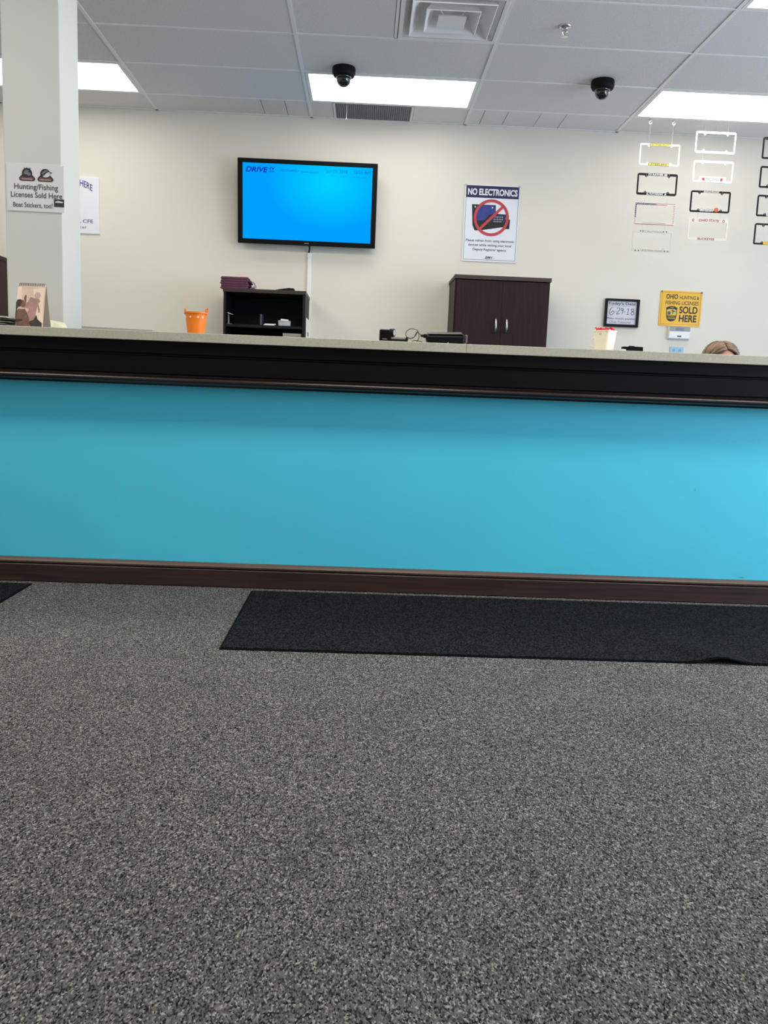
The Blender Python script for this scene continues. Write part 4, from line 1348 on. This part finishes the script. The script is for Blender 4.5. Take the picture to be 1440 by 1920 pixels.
def head_extra(bm):
    # skull, jaw, nose, ears, eyes' sockets and lips as one swelling that the remesh fuses with the neck
    def ell(c, r, seg=24):
        g_ = bmesh.ops.create_uvsphere(bm, u_segments=seg, v_segments=seg // 2, radius=1)
        for v in g_['verts']:
            v.co = Vector((v.co.x * r[0] + c[0], v.co.y * r[1] + c[1], v.co.z * r[2] + c[2]))
    hy = -.10
    ell((0, hy + .005, 1.165), (.074, .094, .078))
    ell((0, hy - .030, 1.095), (.056, .062, .070))
    ell((0, hy - .060, 1.048), (.026, .026, .020))
    ell((0, hy - .096, 1.098), (.013, .020, .014))
    ell((0, hy - .088, 1.122), (.009, .014, .022))
    for s in (-1, 1):
        ell((s * .076, hy + .012, 1.118), (.010, .020, .030))
        ell((s * .032, hy - .082, 1.090), (.018, .014, .014))
    ell((0, hy - .086, 1.062), (.018, .008, .005))
    ell((0, hy - .084, 1.053), (.016, .008, .006))


body = skin_mesh('body', V, Ed, Rr, SKIN, P, root=pel, sub=2, extra=[head_extra], voxel=.0055)
eyes = MB()
for s_ in (-1, 1):
    e = MB().lathe([(.0005, -.011), (.006, -.009), (.0105, -.003), (.011, .004)], (s_ * .031, -.172, 1.118), 14, axis='y')
    e.build('eye', PAPER, P, smooth=True)
    MB().lathe([(.0005, -.0125), (.005, -.0115), (.0055, -.0085)], (s_ * .031, -.172, 1.117), 12, axis='y').build('iris', mat('brown_iris', '#4a3222', .2), P)
    MB().tube([(s_ * (.014 + .009 * k), -.1885 + .003 * k * k * .4, 1.139 + .004 * math.sin(PI * k / 4) - .0012 * k) for k in range(5)], [.002, .003, .003, .0025, .001], 6).build('eyebrow', mat('brow_brown', '#5d4634', .8), P)
MB().lathe([(.0005, -.004), (.016, -.002), (.018, .004)], (0, -.187, 1.058), 16, axis='y').build('lips', mat('lip_rose', '#b5675f', .4), P)
for v in bpy.data.objects[P.children[-1].name].data.vertices:
    v.co.z = 1.058 + (v.co.z - 1.058) * .33

# sweater and trousers follow the body with a little thickness
sv, se, sr = [], [], []


def sn(p, r, par=None):
    sv.append(p); sr.append(r)
    if par is not None:
        se.append((par, len(sv) - 1))
    return len(sv) - 1


a0 = sn((0, .10, .49), (.172, .130))
a1 = sn((0, .09, .65), (.150, .118), a0)
a2 = sn((0, .06, .83), (.158, .118), a1)
a3 = sn((0, .04, .935), (.112, .080), a2)
for s_ in (-1, 1):
    b1 = sn((s_ * .168, .04, .905), .064, a3)
    b2 = sn((s_ * .218, .02, .66), .052, b1)
    sn((s_ * .135, -.185, .637), .036, b2)
skin_mesh('sweater', sv, se, sr, SHIRT, P)
sv, se, sr = [], [], []
a0 = sn((0, .10, .53), (.158, .118))
for s_ in (-1, 1):
    b1 = sn((s_ * .09, .06, .50), .096, a0)
    b2 = sn((s_ * .11, -.37, .50), .070, b1)
    sn((s_ * .11, -.305, .13), .052, b2)
skin_mesh('trousers', sv, se, sr, TROUSER, P)

# hair: a cap over the skull plus swept locks either side of a parting
hcy, hcz = -.095, 1.165
HAIRD = mat('brown_hair_shade', '#5a4436', .45, var=.35, scale=14, stretch=(30, 30, 3))
HAIRL = mat('blond_hair_streak', '#b4957a', .4, var=.25, scale=14, stretch=(30, 30, 3))
cap = MB()
vs, fs = [], []
NA, NB = 48, 24
dirs = []
for b_ in range(NB + 1):
    ph_ = PI * .80 * b_ / NB
    for a_ in range(NA):
        th_ = 2 * PI * a_ / NA
        d_ = (math.sin(ph_) * math.cos(th_), math.sin(ph_) * math.sin(th_), math.cos(ph_))
        dirs.append(d_)
        vs.append((.0795 * d_[0], hcy + .099 * d_[1], hcz + .0855 * d_[2]))
for b_ in range(NB):
    for a_ in range(NA):
        f_ = (b_ * NA + a_, b_ * NA + (a_ + 1) % NA, (b_ + 1) * NA + (a_ + 1) % NA, (b_ + 1) * NA + a_)
        c_ = [sum(dirs[i_][q_] for i_ in f_) / 4 for q_ in range(3)]
        if c_[1] < -.30 and c_[2] < .60 - .35 * abs(c_[0]):      # the face stays open
            continue
        fs.append(f_)
cap.add(vs, fs)
cap.build('hair', HAIRD, P, smooth=True)
lk = MB()
for k in range(260):
    s_ = -1 if k % 2 else 1
    u = random.random() ** 1.15                          # 0 at the front hairline, 1 low at the back
    phi = math.radians(57 - 165 * u + random.uniform(-3, 3))
    a0_ = Vector((s_ * .03, -math.sin(phi), math.cos(phi))).normalized()
    e0_ = Vector((s_ * 1.0, -.46 + 1.2 * u + .9 * max(0, u - .55) * random.uniform(0, 4), .02 - .25 * u)).normalized()
    if s_ > 0 and u < .25:
        e0_ = Vector((1.0, -.34 + u, -.06)).normalized()
    lift = random.uniform(.002, .008)
    pts = []
    for q_ in range(9):
        v = q_ / 8
        d_ = (a0_ * (1 - v) + e0_ * v).normalized()
        g_ = lift * (.5 + math.sin(PI * v)) + .0015 * math.sin(7 * v + k)
        pts.append(((.080 + g_) * d_.x, hcy + (.099 + g_) * d_.y, hcz + (.086 + g_) * d_.z))
    x_, y_, z_ = pts[-1]
    for q_ in range(1, 6):
        pts.append((x_ + s_ * .004 * math.sin(q_ * .9), y_ + .004 * q_, z_ - .026 * q_))
    lk.tube(pts, [.0022, .0042, .0052, .0055, .0055, .0055, .0055, .0055, .0055, .0055, .005, .0045, .0035, .0012], 6, mi=(0, 0, 1, 2, 0, 1)[k % 6])
lk.build('hair_locks', [HAIR, HAIRD, HAIRL], P, smooth=True)['kind'] = 'stuff'

# the low chair the clerk sits on
t = thing('office_chair', 'low black office chair under the seated clerk, hidden by the counter', 'chair', (HX, HY + .21, 0))
MB().box(-.23, .23, -.24, .22, .285, .340).build('seat', TROUSER, t, bevel=.03, segs=3)
MB().box(-.21, .21, .20, .245, .48, .86).build('backrest', TROUSER, t, bevel=.02, segs=3)
MB().box(-.03, .03, .246, .28, .29, .56).build('back_support', BLACKP, t)
MB().lathe([(.028, .06), (.028, .29), (.0005, .29)], n=16).build('gas_post', BLACKP, t)
for k in range(5):
    a_ = 2 * PI * k / 5 + .3
    MB().tube([(0, 0, .09), (.26 * math.cos(a_), .26 * math.sin(a_), .065)], [.026, .016], 8).build('leg', BLACKP, t)
    MB().lathe([(.0005, -.012), (.026, -.012), (.026, .012), (.0005, .012)], (.26 * math.cos(a_), .26 * math.sin(a_), .0265), 16, axis='x').build('caster', BLACKM, t)
